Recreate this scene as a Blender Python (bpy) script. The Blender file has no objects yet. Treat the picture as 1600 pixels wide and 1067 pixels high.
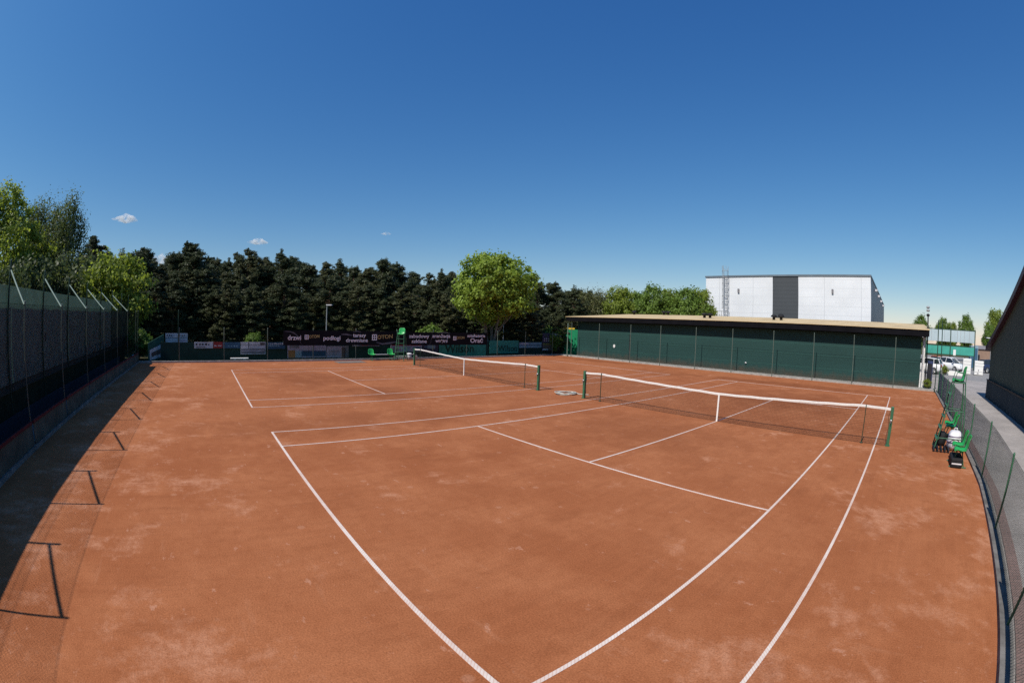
import bpy, math, random
import numpy as np
from mathutils import Vector, Matrix

SC = bpy.context.scene
COL = SC.collection
RND = random.Random(7)
NPR = np.random.default_rng(11)
R = math.radians
V = Vector

# ------------------------------------------------------------------ helpers
def tag(o, label=None, cat=None, group=None, kind=None):
    if label: o['label'] = label
    if cat: o['category'] = cat
    if group: o['group'] = group
    if kind: o['kind'] = kind
    return o

def empty(name, loc, label, cat, group=None, rz=0.0):
    o = bpy.data.objects.new(name, None)
    COL.objects.link(o)
    o.location = loc
    o.rotation_euler = (0, 0, rz)
    o.empty_display_size = 0.2
    return tag(o, label, cat, group)

class MB:
    """collects shapes, then links them as one mesh object"""
    def __init__(self):
        self.v = []; self.f = []; self.s = []
    def add(self, vs, fs, smooth=False):
        b = len(self.v)
        self.v += [tuple(x) for x in vs]
        self.f += [tuple(b + i for i in f) for f in fs]
        self.s += [smooth] * len(fs)
        return self
    def box(self, c, s, rz=0.0, tilt=None):
        hx, hy, hz = s[0] / 2, s[1] / 2, s[2] / 2
        m = Matrix.Rotation(rz, 3, 'Z')
        if tilt is not None: m = m @ tilt
        vs = [V(c) + m @ V((x, y, z)) for x in (-hx, hx) for y in (-hy, hy) for z in (-hz, hz)]
        return self.add(vs, [(0, 1, 3, 2), (4, 6, 7, 5), (0, 4, 5, 1), (2, 3, 7, 6), (0, 2, 6, 4), (1, 5, 7, 3)])
    def bbox(self, lo, hi):
        c = [(a + b) / 2 for a, b in zip(lo, hi)]
        return self.box(c, [b - a for a, b in zip(lo, hi)])
    def rbox(self, lo, hi, b=0.02):
        """box with chamfered edges"""
        import bmesh
        bm = bmesh.new()
        bmesh.ops.create_cube(bm, size=1.0)
        for q in bm.verts:
            q.co = V([(l + h) / 2 + c * (h - l) for c, l, h in zip(q.co, lo, hi)])
        bmesh.ops.bevel(bm, geom=bm.edges[:], offset=b, segments=2, affect='EDGES', profile=0.5)
        bm.verts.index_update()
        self.add([q.co.copy() for q in bm.verts], [[q.index for q in f.verts] for f in bm.faces])
        bm.free()
        return self
    def bar(self, p0, p1, r, n=8, r1=None, cap=True):
        p0, p1 = V(p0), V(p1)
        d = (p1 - p0)
        if d.length < 1e-6: return self
        d.normalize()
        a = d.orthogonal().normalized(); b = d.cross(a)
        r1 = r if r1 is None else r1
        vs = []
        for p, rr in ((p0, r), (p1, r1)):
            for i in range(n):
                t = 2 * math.pi * i / n
                vs.append(p + a * (math.cos(t) * rr) + b * (math.sin(t) * rr))
        fs = [(i, (i + 1) % n, n + (i + 1) % n, n + i) for i in range(n)]
        self.add(vs, fs, n > 4)
        if cap:
            self.add(vs[:n], [tuple(reversed(range(n)))]); self.add(vs[n:], [tuple(range(n))])
        return self
    def tube(self, pts, r, n=8, closed=False):
        pts = [V(p) for p in pts]
        rs = r if isinstance(r, (list, tuple)) else [r] * len(pts)
        m = len(pts); vs = []
        up = None
        for i, p in enumerate(pts):
            if closed: d = pts[(i + 1) % m] - pts[i - 1]
            else: d = pts[min(i + 1, m - 1)] - pts[max(i - 1, 0)]
            d.normalize()
            if up is None: a = d.orthogonal().normalized()
            else:
                a = up - d * up.dot(d)
                a = a.normalized() if a.length > 1e-5 else d.orthogonal().normalized()
            up = a; b = d.cross(a)
            for k in range(n):
                t = 2 * math.pi * k / n
                vs.append(p + a * (math.cos(t) * rs[i]) + b * (math.sin(t) * rs[i]))
        fs = []
        for i in range(m if closed else m - 1):
            j = (i + 1) % m
            for k in range(n):
                fs.append((i * n + k, i * n + (k + 1) % n, j * n + (k + 1) % n, j * n + k))
        self.add(vs, fs, True)
        if not closed:
            self.add(vs[:n], [tuple(reversed(range(n)))]); self.add(vs[-n:], [tuple(range(n))])
        return self
    def lathe(self, c, prof, n=16):
        vs = []; c = V(c)
        for r_, z in prof:
            for k in range(n):
                t = 2 * math.pi * k / n
                vs.append(c + V((math.cos(t) * r_, math.sin(t) * r_, z)))
        fs = []
        for i in range(len(prof) - 1):
            for k in range(n):
                fs.append((i * n + k, i * n + (k + 1) % n, (i + 1) * n + (k + 1) % n, (i + 1) * n + k))
        return self.add(vs, fs, True)
    def prism(self, poly, d):
        """closed polygon (3D points) extruded by vector d"""
        n = len(poly); d = V(d)
        vs = [V(p) for p in poly] + [V(p) + d for p in poly]
        fs = [tuple(reversed(range(n))), tuple(range(n, 2 * n))]
        fs += [(i, (i + 1) % n, n + (i + 1) % n, n + i) for i in range(n)]
        return self.add(vs, fs)
    def build(self, name, mat, parent=None, loc=None):
        """vertices are world coordinates when loc/parent location is given, else local"""
        me = bpy.data.meshes.new(name)
        off = V(loc) if loc is not None else (V(parent.location) if parent is not None else V((0, 0, 0)))
        me.from_pydata([(x - off.x, y - off.y, z - off.z) for x, y, z in self.v], [], self.f)
        me.polygons.foreach_set('use_smooth', self.s)
        me.materials.append(mat)
        o = bpy.data.objects.new(name, me)
        COL.objects.link(o)
        if parent is not None: o.parent = parent
        elif loc is not None: o.location = loc
        return o

def child(o, name, mb, mat):
    """sub-part of a mesh object whose vertices are already relative to the same root"""
    c = mb.build(name, mat, None)
    c.parent = o
    return c

def kids(o): return list(o.children)
def copy_tree(o, parent=None):
    c = o.copy(); COL.objects.link(c)
    if parent is not None: c.parent = parent
    for k in kids(o): copy_tree(k, c)
    return c

# ------------------------------------------------------------------ materials
def nodes(name):
    m = bpy.data.materials.new(name); m.use_nodes = True
    nt = m.node_tree
    for n in list(nt.nodes): nt.nodes.remove(n)
    out = nt.nodes.new('ShaderNodeOutputMaterial')
    return m, nt, out
def N(nt, t, **k):
    n = nt.nodes.new(t)
    for a, b in k.items():
        if a in n.inputs.keys(): n.inputs[a].default_value = b
        else: setattr(n, a, b)
    return n
def L(nt, a, b): nt.links.new(a, b)
def mixc(nt, fac, a, b, mode='MIX'):
    n = nt.nodes.new('ShaderNodeMix'); n.data_type = 'RGBA'; n.blend_type = mode; n.clamp_factor = True
    if isinstance(fac, (int, float)): n.inputs[0].default_value = fac
    else: L(nt, fac, n.inputs[0])
    for i, x in ((6, a), (7, b)):
        if isinstance(x, (tuple, list)): n.inputs[i].default_value = (*x[:3], 1)
        else: L(nt, x, n.inputs[i])
    return n.outputs[2]
def ramp(nt, src, a, b):
    n = nt.nodes.new('ShaderNodeMapRange'); n.clamp = True
    L(nt, src, n.inputs[0]); n.inputs[1].default_value = a; n.inputs[2].default_value = b
    return n.outputs[0]
def noise(nt, vec, scale, detail=4, rough=.55):
    n = nt.nodes.new('ShaderNodeTexNoise'); n.inputs['Scale'].default_value = scale
    n.inputs['Detail'].default_value = detail; n.inputs['Roughness'].default_value = rough
    if vec is not None: L(nt, vec, n.inputs['Vector'])
    return n.outputs[0]
def worldpos(nt): return nt.nodes.new('ShaderNodeNewGeometry').outputs['Position']
def objpos(nt): return nt.nodes.new('ShaderNodeTexCoord').outputs['Object']
def mapv(nt, vec, sc):
    n = nt.nodes.new('ShaderNodeMapping'); n.inputs['Scale'].default_value = sc
    L(nt, vec, n.inputs['Vector']); return n.outputs[0]
def bump(nt, h, strength, dist=.01):
    n = nt.nodes.new('ShaderNodeBump'); n.inputs['Strength'].default_value = strength; n.inputs['Distance'].default_value = dist
    L(nt, h, n.inputs['Height']); return n.outputs[0]

def pm(name, col, rough=.6, var=.18, scale=6., bmp=0., metal=0., spec=.35, streak=None):
    m, nt, out = nodes(name)
    p = N(nt, 'ShaderNodeBsdfPrincipled'); L(nt, p.outputs[0], out.inputs[0])
    p.inputs['Roughness'].default_value = rough; p.inputs['Metallic'].default_value = metal
    p.inputs['Specular IOR Level'].default_value = spec
    vec = objpos(nt)
    if streak: vec = mapv(nt, vec, streak)
    n1 = noise(nt, vec, scale, 6)
    f = ramp(nt, n1, .3, .7)
    c = mixc(nt, f, tuple(x * (1 - var) for x in col), tuple(min(1, x * (1 + var)) for x in col))
    L(nt, c, p.inputs['Base Color'])
    if bmp: L(nt, bump(nt, noise(nt, objpos(nt), scale * 12, 3), bmp), p.inputs['Normal'])
    return m

def leafmat(name, col, trans, var=.35, tr=.35):
    m, nt, out = nodes(name)
    g = N(nt, 'ShaderNodeNewGeometry')
    rnd = g.outputs['Random Per Island']
    c = mixc(nt, rnd, tuple(x * (1 - var) for x in col), tuple(min(1, x * (1 + var)) for x in col))
    t = mixc(nt, rnd, tuple(x * (1 - var) for x in trans), tuple(min(1, x * (1 + var)) for x in trans))
    d = N(nt, 'ShaderNodeBsdfPrincipled'); d.inputs['Roughness'].default_value = .5
    d.inputs['Specular IOR Level'].default_value = .25
    L(nt, c, d.inputs['Base Color'])
    tl = N(nt, 'ShaderNodeBsdfTranslucent'); L(nt, t, tl.inputs[0])
    mx = N(nt, 'ShaderNodeMixShader'); mx.inputs[0].default_value = tr
    L(nt, d.outputs[0], mx.inputs[1]); L(nt, tl.outputs[0], mx.inputs[2]); L(nt, mx.outputs[0], out.inputs[0])
    return m

def clay_material():
    m, nt, out = nodes('red_clay')
    p = N(nt, 'ShaderNodeBsdfPrincipled'); L(nt, p.outputs[0], out.inputs[0])
    p.inputs['Roughness'].default_value = .95; p.inputs['Specular IOR Level'].default_value = .08
    w = worldpos(nt)
    def math_(op, x, y, c=None):
        n = N(nt, 'ShaderNodeMath', operation=op)
        for i, q in enumerate((x, y, c)):
            if q is None: continue
            if isinstance(q, (int, float)): n.inputs[i].default_value = q
            else: L(nt, q, n.inputs[i])
        return n.outputs[0]
    big = noise(nt, w, .16, 5, .6)
    mid = noise(nt, w, .8, 9, .66)
    sm = noise(nt, w, 5.0, 9, .7)
    gr = noise(nt, w, 55, 4, .7)
    st2 = noise(nt, mapv(nt, w, (.45, 2.6, 1)), 1.6, 7, .65)
    sepw = N(nt, 'ShaderNodeSeparateXYZ'); L(nt, w, sepw.inputs[0])
    base = mixc(nt, ramp(nt, big, .36, .64), (.318, .105, .042), (.372, .133, .056))
    base = mixc(nt, math_('MULTIPLY', ramp(nt, mid, .44, .70), .85), base, (.425, .160, .070))
    base = mixc(nt, math_('MULTIPLY', ramp(nt, sm, .52, .30), .40), base, (.255, .080, .030))
    # run-off areas outside the lines are drier and paler
    run = math_('MAXIMUM', ramp(nt, sepw.outputs[0], 4.2, 7.2), ramp(nt, sepw.outputs[1], -12.6, -15.0))
    pl = noise(nt, w, .62, 10, .70)
    lo = math_('SUBTRACT', .585, math_('MULTIPLY', run, .085))
    pmask = N(nt, 'ShaderNodeMapRange'); pmask.clamp = True
    L(nt, pl, pmask.inputs[0]); L(nt, lo, pmask.inputs[1]); L(nt, math_('ADD', lo, .085), pmask.inputs[2])
    base = mixc(nt, math_('MULTIPLY', pmask.outputs[0], math_('MULTIPLY_ADD', ramp(nt, sm, .36, .60), .55, .06)), base, (.56, .275, .165))
    # small crisp scuffs and drag marks
    sc = noise(nt, mapv(nt, w, (1.0, 1.7, 1)), 2.3, 10, .72)
    base = mixc(nt, math_('MULTIPLY', ramp(nt, sc, .615, .655), .6), base, (.52, .26, .165))
    base = mixc(nt, math_('MULTIPLY', ramp(nt, st2, .60, .74), .35), base, (.46, .21, .115))
    vo = N(nt, 'ShaderNodeTexVoronoi'); vo.inputs['Scale'].default_value = 1.15; L(nt, w, vo.inputs['Vector'])
    base = mixc(nt, math_('MULTIPLY', ramp(nt, vo.outputs['Distance'], .085, .05), .35), base, (.50, .25, .155))
    st = noise(nt, mapv(nt, w, (2.2, .8, 1)), .9, 8, .66)
    base = mixc(nt, math_('MULTIPLY', ramp(nt, st, .54, .74), .5), base, (.245, .078, .031))
    # worn damp patches behind the baselines and in the service boxes (x, y, rx, ry, amount)
    sep = N(nt, 'ShaderNodeSeparateXYZ'); L(nt, w, sep.inputs[0])
    wob = noise(nt, w, .8, 6, .65)
    for (cx, cy, rx, ry, am) in ((-10.5, -6.6, 1.6, 1.4, .55), (-15.5, -8.6, 3.8, 2.0, .4), (-1.5, 13.0, 6.5, 1.1, .55), (-16.5, 1.6, 3.4, 1.0, .35),
                                 (-19, 15.5, 5.5, .9, .5), (1.0, 7.0, 3.5, 3.2, .45), (7.3, 3.0, 1.1, 4.5, .4), (-9.5, 12, 3, 1.5, .3), (-6, -9.5, 1.4, 4.6, .3), (-1.0, -3.0, 3.2, 2.2, .3)):
        dx = N(nt, 'ShaderNodeMath', operation='MULTIPLY_ADD'); L(nt, sep.outputs[0], dx.inputs[0]); dx.inputs[1].default_value = 1 / rx; dx.inputs[2].default_value = -cx / rx
        dy = N(nt, 'ShaderNodeMath', operation='MULTIPLY_ADD'); L(nt, sep.outputs[1], dy.inputs[0]); dy.inputs[1].default_value = 1 / ry; dy.inputs[2].default_value = -cy / ry
        x2 = N(nt, 'ShaderNodeMath', operation='MULTIPLY'); L(nt, dx.outputs[0], x2.inputs[0]); L(nt, dx.outputs[0], x2.inputs[1])
        y2 = N(nt, 'ShaderNodeMath', operation='MULTIPLY_ADD'); L(nt, dy.outputs[0], y2.inputs[0]); L(nt, dy.outputs[0], y2.inputs[1]); L(nt, x2.outputs[0], y2.inputs[2])
        wv = N(nt, 'ShaderNodeMath', operation='MULTIPLY_ADD'); L(nt, wob, wv.inputs[0]); wv.inputs[1].default_value = 3.2; L(nt, y2.outputs[0], wv.inputs[2])
        fq = N(nt, 'ShaderNodeMath', operation='MULTIPLY'); L(nt, ramp(nt, wv.outputs[0], 3.0, 1.5), fq.inputs[0]); fq.inputs[1].default_value = min(.8, am * 1.35)
        base = mixc(nt, fq.outputs[0], base, (.215, .068, .027))
    dl = noise(nt, mapv(nt, w, (14.0, .5, 1)), 1.0, 3, .5)
    base = mixc(nt, 1.0, base, mixc(nt, ramp(nt, dl, .3, .7), (.965, .965, .965), (1.03, 1.03, 1.03)), 'MULTIPLY')
    g2 = mixc(nt, ramp(nt, gr, .3, .7), (.66, .65, .64), (1.29, 1.30, 1.31))
    base = mixc(nt, 1.0, base, g2, 'MULTIPLY')
    L(nt, base, p.inputs['Base Color'])
    hh = N(nt, 'ShaderNodeMath', operation='ADD'); L(nt, gr, hh.inputs[0]); L(nt, sm, hh.inputs[1])
    L(nt, bump(nt, hh.outputs[0], .5, .004), p.inputs['Normal'])
    return m

def line_material(dust):
    m, nt, out = nodes('white_line_tape')
    p = N(nt, 'ShaderNodeBsdfPrincipled'); L(nt, p.outputs[0], out.inputs[0])
    p.inputs['Roughness'].default_value = .7; p.inputs['Specular IOR Level'].default_value = .2
    w = worldpos(nt)
    sep = N(nt, 'ShaderNodeSeparateXYZ'); L(nt, w, sep.inputs[0])
    sm = N(nt, 'ShaderNodeMath', operation='ADD'); L(nt, sep.outputs[0], sm.inputs[0]); L(nt, sep.outputs[1], sm.inputs[1])
    k = N(nt, 'ShaderNodeMath', operation='MULTIPLY'); L(nt, sm.outputs[0], k.inputs[0]); k.inputs[1].default_value = 2 * math.pi / .045
    s = N(nt, 'ShaderNodeMath', operation='SINE'); L(nt, k.outputs[0], s.inputs[0])
    rung = ramp(nt, s.outputs[0], .35, .9)
    rg = N(nt, 'ShaderNodeMath', operation='MULTIPLY'); L(nt, rung, rg.inputs[0]); rg.inputs[1].default_value = .38
    col = mixc(nt, rg.outputs[0], (.80, .735, .67), (.50, .25, .16))
    n1 = noise(nt, w, 7, 8, .7); n2 = noise(nt, w, .45, 4, .6)
    ad = N(nt, 'ShaderNodeMath', operation='ADD'); L(nt, n1, ad.inputs[0]); L(nt, n2, ad.inputs[1])
    f = N(nt, 'ShaderNodeMath', operation='MULTIPLY_ADD'); L(nt, ramp(nt, ad.outputs[0], .75, 1.3), f.inputs[0]); f.inputs[1].default_value = .5; f.inputs[2].default_value = dust
    f.use_clamp = True
    col = mixc(nt, f.outputs[0], col, (.46, .20, .11))
    L(nt, col, p.inputs['Base Color'])
    return m

def ground_material():
    m, nt, out = nodes('rough_grass_ground')
    p = N(nt, 'ShaderNodeBsdfPrincipled'); L(nt, p.outputs[0], out.inputs[0]); p.inputs['Roughness'].default_value = .95
    p.inputs['Specular IOR Level'].default_value = .05
    w = worldpos(nt)
    c = mixc(nt, ramp(nt, noise(nt, w, .3, 8, .65), .35, .65), (.035, .05, .015), (.10, .085, .05))
    c = mixc(nt, ramp(nt, noise(nt, w, 5, 6, .7), .45, .7), c, (.05, .075, .02))
    L(nt, c, p.inputs['Base Color']); L(nt, bump(nt, noise(nt, w, 25, 5), .6, .03), p.inputs['Normal'])
    return m

def paving_material(name, a, b, bw, bh, mortar):
    m, nt, out = nodes(name)
    p = N(nt, 'ShaderNodeBsdfPrincipled'); L(nt, p.outputs[0], out.inputs[0]); p.inputs['Roughness'].default_value = .9
    p.inputs['Specular IOR Level'].default_value = .15
    w = worldpos(nt)
    br = N(nt, 'ShaderNodeTexBrick'); L(nt, w, br.inputs['Vector'])
    br.inputs['Color1'].default_value = (*a, 1); br.inputs['Color2'].default_value = (*b, 1); br.inputs['Mortar'].default_value = (*mortar, 1)
    br.inputs['Scale'].default_value = 1.0; br.inputs['Brick Width'].default_value = bw; br.inputs['Row Height'].default_value = bh
    br.inputs['Mortar Size'].default_value = .006
    v1 = mixc(nt, ramp(nt, noise(nt, w, .5, 7, .65), .35, .68), (.78, .77, .76), (1.12, 1.1, 1.08))
    c = mixc(nt, 1.0, br.outputs[0], v1, 'MULTIPLY')
    L(nt, c, p.inputs['Base Color'])
    L(nt, bump(nt, noise(nt, w, 60, 4), .35, .006), p.inputs['Normal'])
    return m

def ribbed(name, col, pitch, axis=2, rough=.5, amount=.4, joint=None, spec=.3, var=.06):
    """sheet cladding with ribs across world axis"""
    m, nt, out = nodes(name)
    p = N(nt, 'ShaderNodeBsdfPrincipled'); L(nt, p.outputs[0], out.inputs[0]); p.inputs['Roughness'].default_value = rough
    p.inputs['Specular IOR Level'].default_value = spec
    w = worldpos(nt)
    sep = N(nt, 'ShaderNodeSeparateXYZ'); L(nt, w, sep.inputs[0])
    k = N(nt, 'ShaderNodeMath', operation='MULTIPLY'); L(nt, sep.outputs[axis], k.inputs[0]); k.inputs[1].default_value = 2 * math.pi / pitch
    s = N(nt, 'ShaderNodeMath', operation='SINE'); L(nt, k.outputs[0], s.inputs[0])
    v1 = ramp(nt, noise(nt, w, .35, 6, .6), .3, .7)
    c = mixc(nt, v1, tuple(x * (1 - var) for x in col), tuple(min(1, x * (1 + var)) for x in col))
    if name.startswith('white'):
        rows = N(nt, 'ShaderNodeMath', operation='PINGPONG'); L(nt, sep.outputs[2], rows.inputs[0]); rows.inputs[1].default_value = .55
        c = mixc(nt, ramp(nt, rows.outputs[0], .05, .02), c, tuple(x * .90 for x in col))
    if joint:
        ax, jp, jw, jc = joint
        mo = N(nt, 'ShaderNodeMath', operation='PINGPONG'); L(nt, sep.outputs[ax], mo.inputs[0]); mo.inputs[1].default_value = jp / 2
        c = mixc(nt, ramp(nt, mo.outputs[0], jw, jw * .5), c, jc)
    L(nt, c, p.inputs['Base Color'])
    L(nt, bump(nt, s.outputs[0], amount, .02), p.inputs['Normal'])
    return m

def cloth_trans(name, col, tcol, tr):
    m, nt, out = nodes(name)
    d = N(nt, 'ShaderNodeBsdfDiffuse'); t = N(nt, 'ShaderNodeBsdfTranslucent')
    n1 = ramp(nt, noise(nt, worldpos(nt), 1.2, 5), .3, .7)
    L(nt, mixc(nt, n1, tuple(x * .85 for x in col), tuple(x * 1.12 for x in col)), d.inputs[0])
    L(nt, mixc(nt, n1, tuple(x * .88 for x in tcol), tuple(x * 1.1 for x in tcol)), t.inputs[0])
    mx = N(nt, 'ShaderNodeMixShader'); mx.inputs[0].default_value = tr
    L(nt, d.outputs[0], mx.inputs[1]); L(nt, t.outputs[0], mx.inputs[2]); L(nt, mx.outputs[0], out.inputs[0])
    return m

M = {}
M['clay'] = clay_material()
M['line'] = line_material(.05)
M['line_dusty'] = line_material(.22)
M['ground'] = ground_material()
M['paving'] = paving_material('concrete_block_paving', (.36, .33, .31), (.40, .37, .35), .2, .1, (.23, .21, .20))
M['redpave'] = paving_material('reddish_block_edging', (.26, .17, .15), (.30, .20, .18), .2, .1, (.14, .11, .10))
M['asphalt'] = pm('asphalt', (.26, .25, .24), .9, .2, 3, .3, spec=.15)
M['concrete'] = pm('concrete', (.34, .32, .29), .9, .28, 4, .3, spec=.15)
M['dkconcrete'] = pm('weathered_concrete', (.17, .16, .15), .9, .35, 4, .3, spec=.15)
M['greenmetal'] = pm('green_painted_metal', (.04, .13, .07), .45, .15, 8)
M['palegreen'] = pm('pale_green_steel_and_sunlit_brace', (.145, .20, .16), .55, .12, 8)
M['dkgreen'] = pm('dark_green_painted_steel', (.018, .05, .032), .5, .2, 8)
M['postgrey'] = pm('grey_green_and_shaded_post', (.11, .14, .115), .5, .15, 6)
M['wire'] = pm('green_coated_wire', (.010, .020, .014), .9, .1, 8, spec=.05)
M['greywire'] = pm('galvanised_wire', (.15, .165, .14), .8, .1, 8, spec=.15)
M['netcord'] = pm('black_net_cord', (.02, .02, .02), .8, .2, 30)
M['white'] = pm('white_webbing', (.78, .76, .72), .75, .08, 12)
M['plastic_green'] = pm('green_seat_plastic', (.025, .34, .075), .35, .15, 5, spec=.5)
M['grey'] = pm('grey_steel', (.33, .34, .35), .5, .15, 6)
M['black'] = pm('black_fabric', (.012, .012, .014), .8, .3, 8)
M['blackpaint'] = pm('black_painted_timber', (.014, .015, .019), .6, .25, 4)
M['bark'] = pm('brown_bark', (.10, .075, .055), .9, .35, 5, .6)
M['pinebark'] = pm('reddish_pine_bark', (.13, .07, .045), .9, .35, 5, .6)
M['birchbark'] = pm('pale_birch_bark', (.42, .40, .37), .85, .4, 4, .3)
M['greybark'] = pm('grey_maple_bark', (.17, .15, .12), .9, .3, 5, .5)
M['maroon'] = pm('maroon_painted_trim', (.040, .006, .014), .5, .15, 3)
M['roof'] = pm('tan_roofing_sheet', (.56, .42, .23), .75, .16, .8, .05, streak=(1, .25, 1))
M['tyre'] = pm('rubber', (.015, .015, .015), .8, .2, 9)
M['chrome'] = pm('silver_metal', (.5, .5, .5), .3, .1, 9, metal=.8)
M['carglass'] = pm('dark_car_glass', (.02, .025, .03), .12, .1, 4, spec=.7)
M['carwhite'] = pm('white_car_paint', (.78, .78, .78), .25, .04, 2, spec=.6)
M['carsilver'] = pm('silver_car_paint', (.32, .34, .37), .3, .05, 2, spec=.6)
M['carblue'] = pm('dark_blue_car_paint', (.02, .03, .075), .25, .05, 2, spec=.6)
M['carred'] = pm('red_car_paint', (.35, .05, .02), .25, .05, 2, spec=.6)
M['redlamp'] = pm('red_lamp_lens', (.35, .01, .015), .25, .1, 4, spec=.6)
M['clearlamp'] = pm('clear_lamp_lens', (.7, .7, .7), .15, .1, 4, spec=.7)

# ------------------------------------------------------------------ setting: ground
def sheet(name, x0, x1, y0, y1, z, mat, seg=1):
    mb = MB()
    mb.add([(x0, y0, z), (x1, y0, z), (x1, y1, z), (x0, y1, z)], [(0, 1, 2, 3)])
    o = mb.build(name, mat)
    return tag(o, kind='structure')

sheet('ground', -2500, 2500, -2500, 2500, -.06, M['ground'])
def xb(y): return .057 * min(0.0, y + 3.0)      # the right kerb bends inwards towards the near end
mb_ = MB(); mb_.add([(-24.25, -18.42, 0), (8.655 + xb(-18.42), -18.42, 0), (8.655, -3, 0), (8.655, 17.0, 0), (-24.25, 17.0, 0)], [(0, 1, 2, 3, 4)])
tag(mb_.build('clay_court', M['clay']), kind='structure')
def strip(name, x0, x1, y1, z0, z1, mat):
    mb = MB()
    mb.prism([(x0 + xb(-30), -30, z0), (x1 + xb(-30), -30, z0), (x1, -3, z0), (x1, y1, z0), (x0, y1, z0), (x0, -3, z0)], (0, 0, z1 - z0))
    return tag(mb.build(name, mat), kind='structure')
sheet('pavement', 6.5, 40, -40, 30, -.03, M['paving'])
sheet('car_park', -3, 90, 30, 110, -.034, M['asphalt'])
strip('brick_edging', 8.98, 9.22, 17.2, -.3, -.015, M['redpave'])
# kerbs
k = MB()
k.bbox((-24.55, -18.62, -.3), (11, -18.42, .10))
tag(k.build('kerb', M['dkconcrete']), kind='structure')
tag(MB().bbox((-24.50, -18.418, -.3), (-24.25, 16.998, .11)).build('kerb', M['concrete']), kind='structure')
tag(MB().bbox((-24.5, 17.0, -.3), (8.9, 18.02, .10)).build('kerb', M['concrete']), kind='structure')
strip('kerb', 8.66, 8.88, 16.998, -.3, .06, M['dkconcrete'])
sheet('path', -24.5, 11, -19.9, -18.62, -.02, M['asphalt'])

# court markings -------------------------------------------------------------
Ln, S, D, G = 11.885, 6.40, 5.485, 4.115
def markings(cx, cy, mat, name='court_markings', w=.046):
    mb = MB(); z = .005
    def hl(x0, x1, y, ww=w): mb.bbox((cx + x0, cy + y - ww / 2, 0.0005), (cx + x1, cy + y + ww / 2, z))
    def vl(x, y0, y1, ww=w): mb.bbox((cx + x - ww / 2, cy + y0, 0.0005), (cx + x + ww / 2, cy + y1, z))
    h = w / 2
    hl(-D - h, D + h, -Ln, w * 1.2); hl(-D - h, D + h, Ln, w * 1.2)
    for x in (-D, -G, G, D): vl(x, -Ln + .6 * w, Ln - .6 * w)
    hl(-G + h, G - h, -S); hl(-G + h, G - h, S)
    vl(0, -S + h, S - h)
    return tag(mb.build(name, mat), kind='structure')
C2 = (-14.377, -.14)
markings(0, 0, M['line'])
markings(C2[0], C2[1], M['line_dusty'])

# ------------------------------------------------------------------ tennis nets
PX = 5.905
def net_top(x):
    a = abs(x)
    if a <= 5.03:
        t = a / 5.03
        return .914 + (1.075 - .914) * (.75 * t + .25 * t * t)
    return 1.075 - (a - 5.03) / (PX - 5.03) * .03
def tennis_net(cx, cy, label):
    root = empty('tennis_net', (cx, cy, 0), label, 'tennis net', 'tennis nets on the two courts')
    for s in (-1, 1):
        p = MB()
        x = cx + s * PX
        p.rbox((x - .05, cy - .05, 0), (x + .05, cy + .05, 1.10), .012)
        p.bbox((x - .075, cy - .075, 0), (x + .075, cy + .075, .03))
        post = p.build('post', M['greenmetal'], root)
        w = MB(); w.lathe((x - cx, -.07, .72), [(0, -.03), (.035, -.03), (.035, .03), (0, .03)], 12)
        w.bar((x - cx, -.05, .72), (x - cx + s * .0, -.14, .66), .012, 6)
        child(post, 'winder', w, M['chrome'])
    xs = np.linspace(-PX + .06, PX - .06, 97)
    # mesh cords
    n = MB()
    nx = int((2 * PX - .12) / .045)
    for i in range(nx + 1):
        x = -PX + .06 + i * (2 * PX - .12) / nx
        zt = net_top(x) - .05
        sag = .012 * math.sin(x * 3.1)
        n.bar((cx + x, cy + sag * .5, .015), (cx + x, cy, zt), 0.0024, 3, cap=False)
    for kx in range(22):
        f = kx / 21
        pts = [(cx + x, cy + .006 * math.sin(x * 3.1) * (1 - f), .015 + f * (net_top(x) - .065)) for x in xs[::4]]
        for a, b in zip(pts[:-1], pts[1:]): n.bar(a, b, 0.0024 if 0 < kx < 21 else .005, 3, cap=False)
    n.build('net_mesh', M['netcord'], root)
    for kz in (0,):
        hb = MB()
        vs = []; fs = []
        for x in xs:
            z = net_top(x) + .004 * math.sin(x * 7)
            for (dy, dz) in ((-.014, 0.0), (-.008, -.058), (.008, -.058), (.014, 0.0), (0, .008)):
                vs.append((cx + x, cy + dy, z + dz))
        m = len(xs)
        for i in range(m - 1):
            for j in range(5):
                fs.append((i * 5 + j, i * 5 + (j + 1) % 5, (i + 1) * 5 + (j + 1) % 5, (i + 1) * 5 + j))
        fs.append((4, 3, 2, 1, 0)); fs.append(tuple((m - 1) * 5 + j for j in range(5)))
        hb.add(vs, fs)
        hb.build('headband', M['white'], root)
    st = MB(); st.bbox((cx - .027, cy - .018, 0), (cx + .027, cy + .018, .918))
    st.build('centre_strap', M['white'], root)
    for s in (-1, 1):
        lc = MB()
        pts = [(cx + s * (PX - .06), cy, 1.0), (cx + s * (PX - .10), cy, .8), (cx + s * (PX - .06), cy, .5), (cx + s * (PX - .09), cy, .25), (cx + s * (PX - .05), cy, .05)]
        lc.tube(pts, .007, 6)
        lc.build('lacing_cord', M['netcord'], root)
    return root
tennis_net(0, 0, 'long white-banded tennis net on the near court, closer to the camera')
tennis_net(C2[0], C2[1], 'white-banded tennis net on the far court, in front of the black banners')
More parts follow.
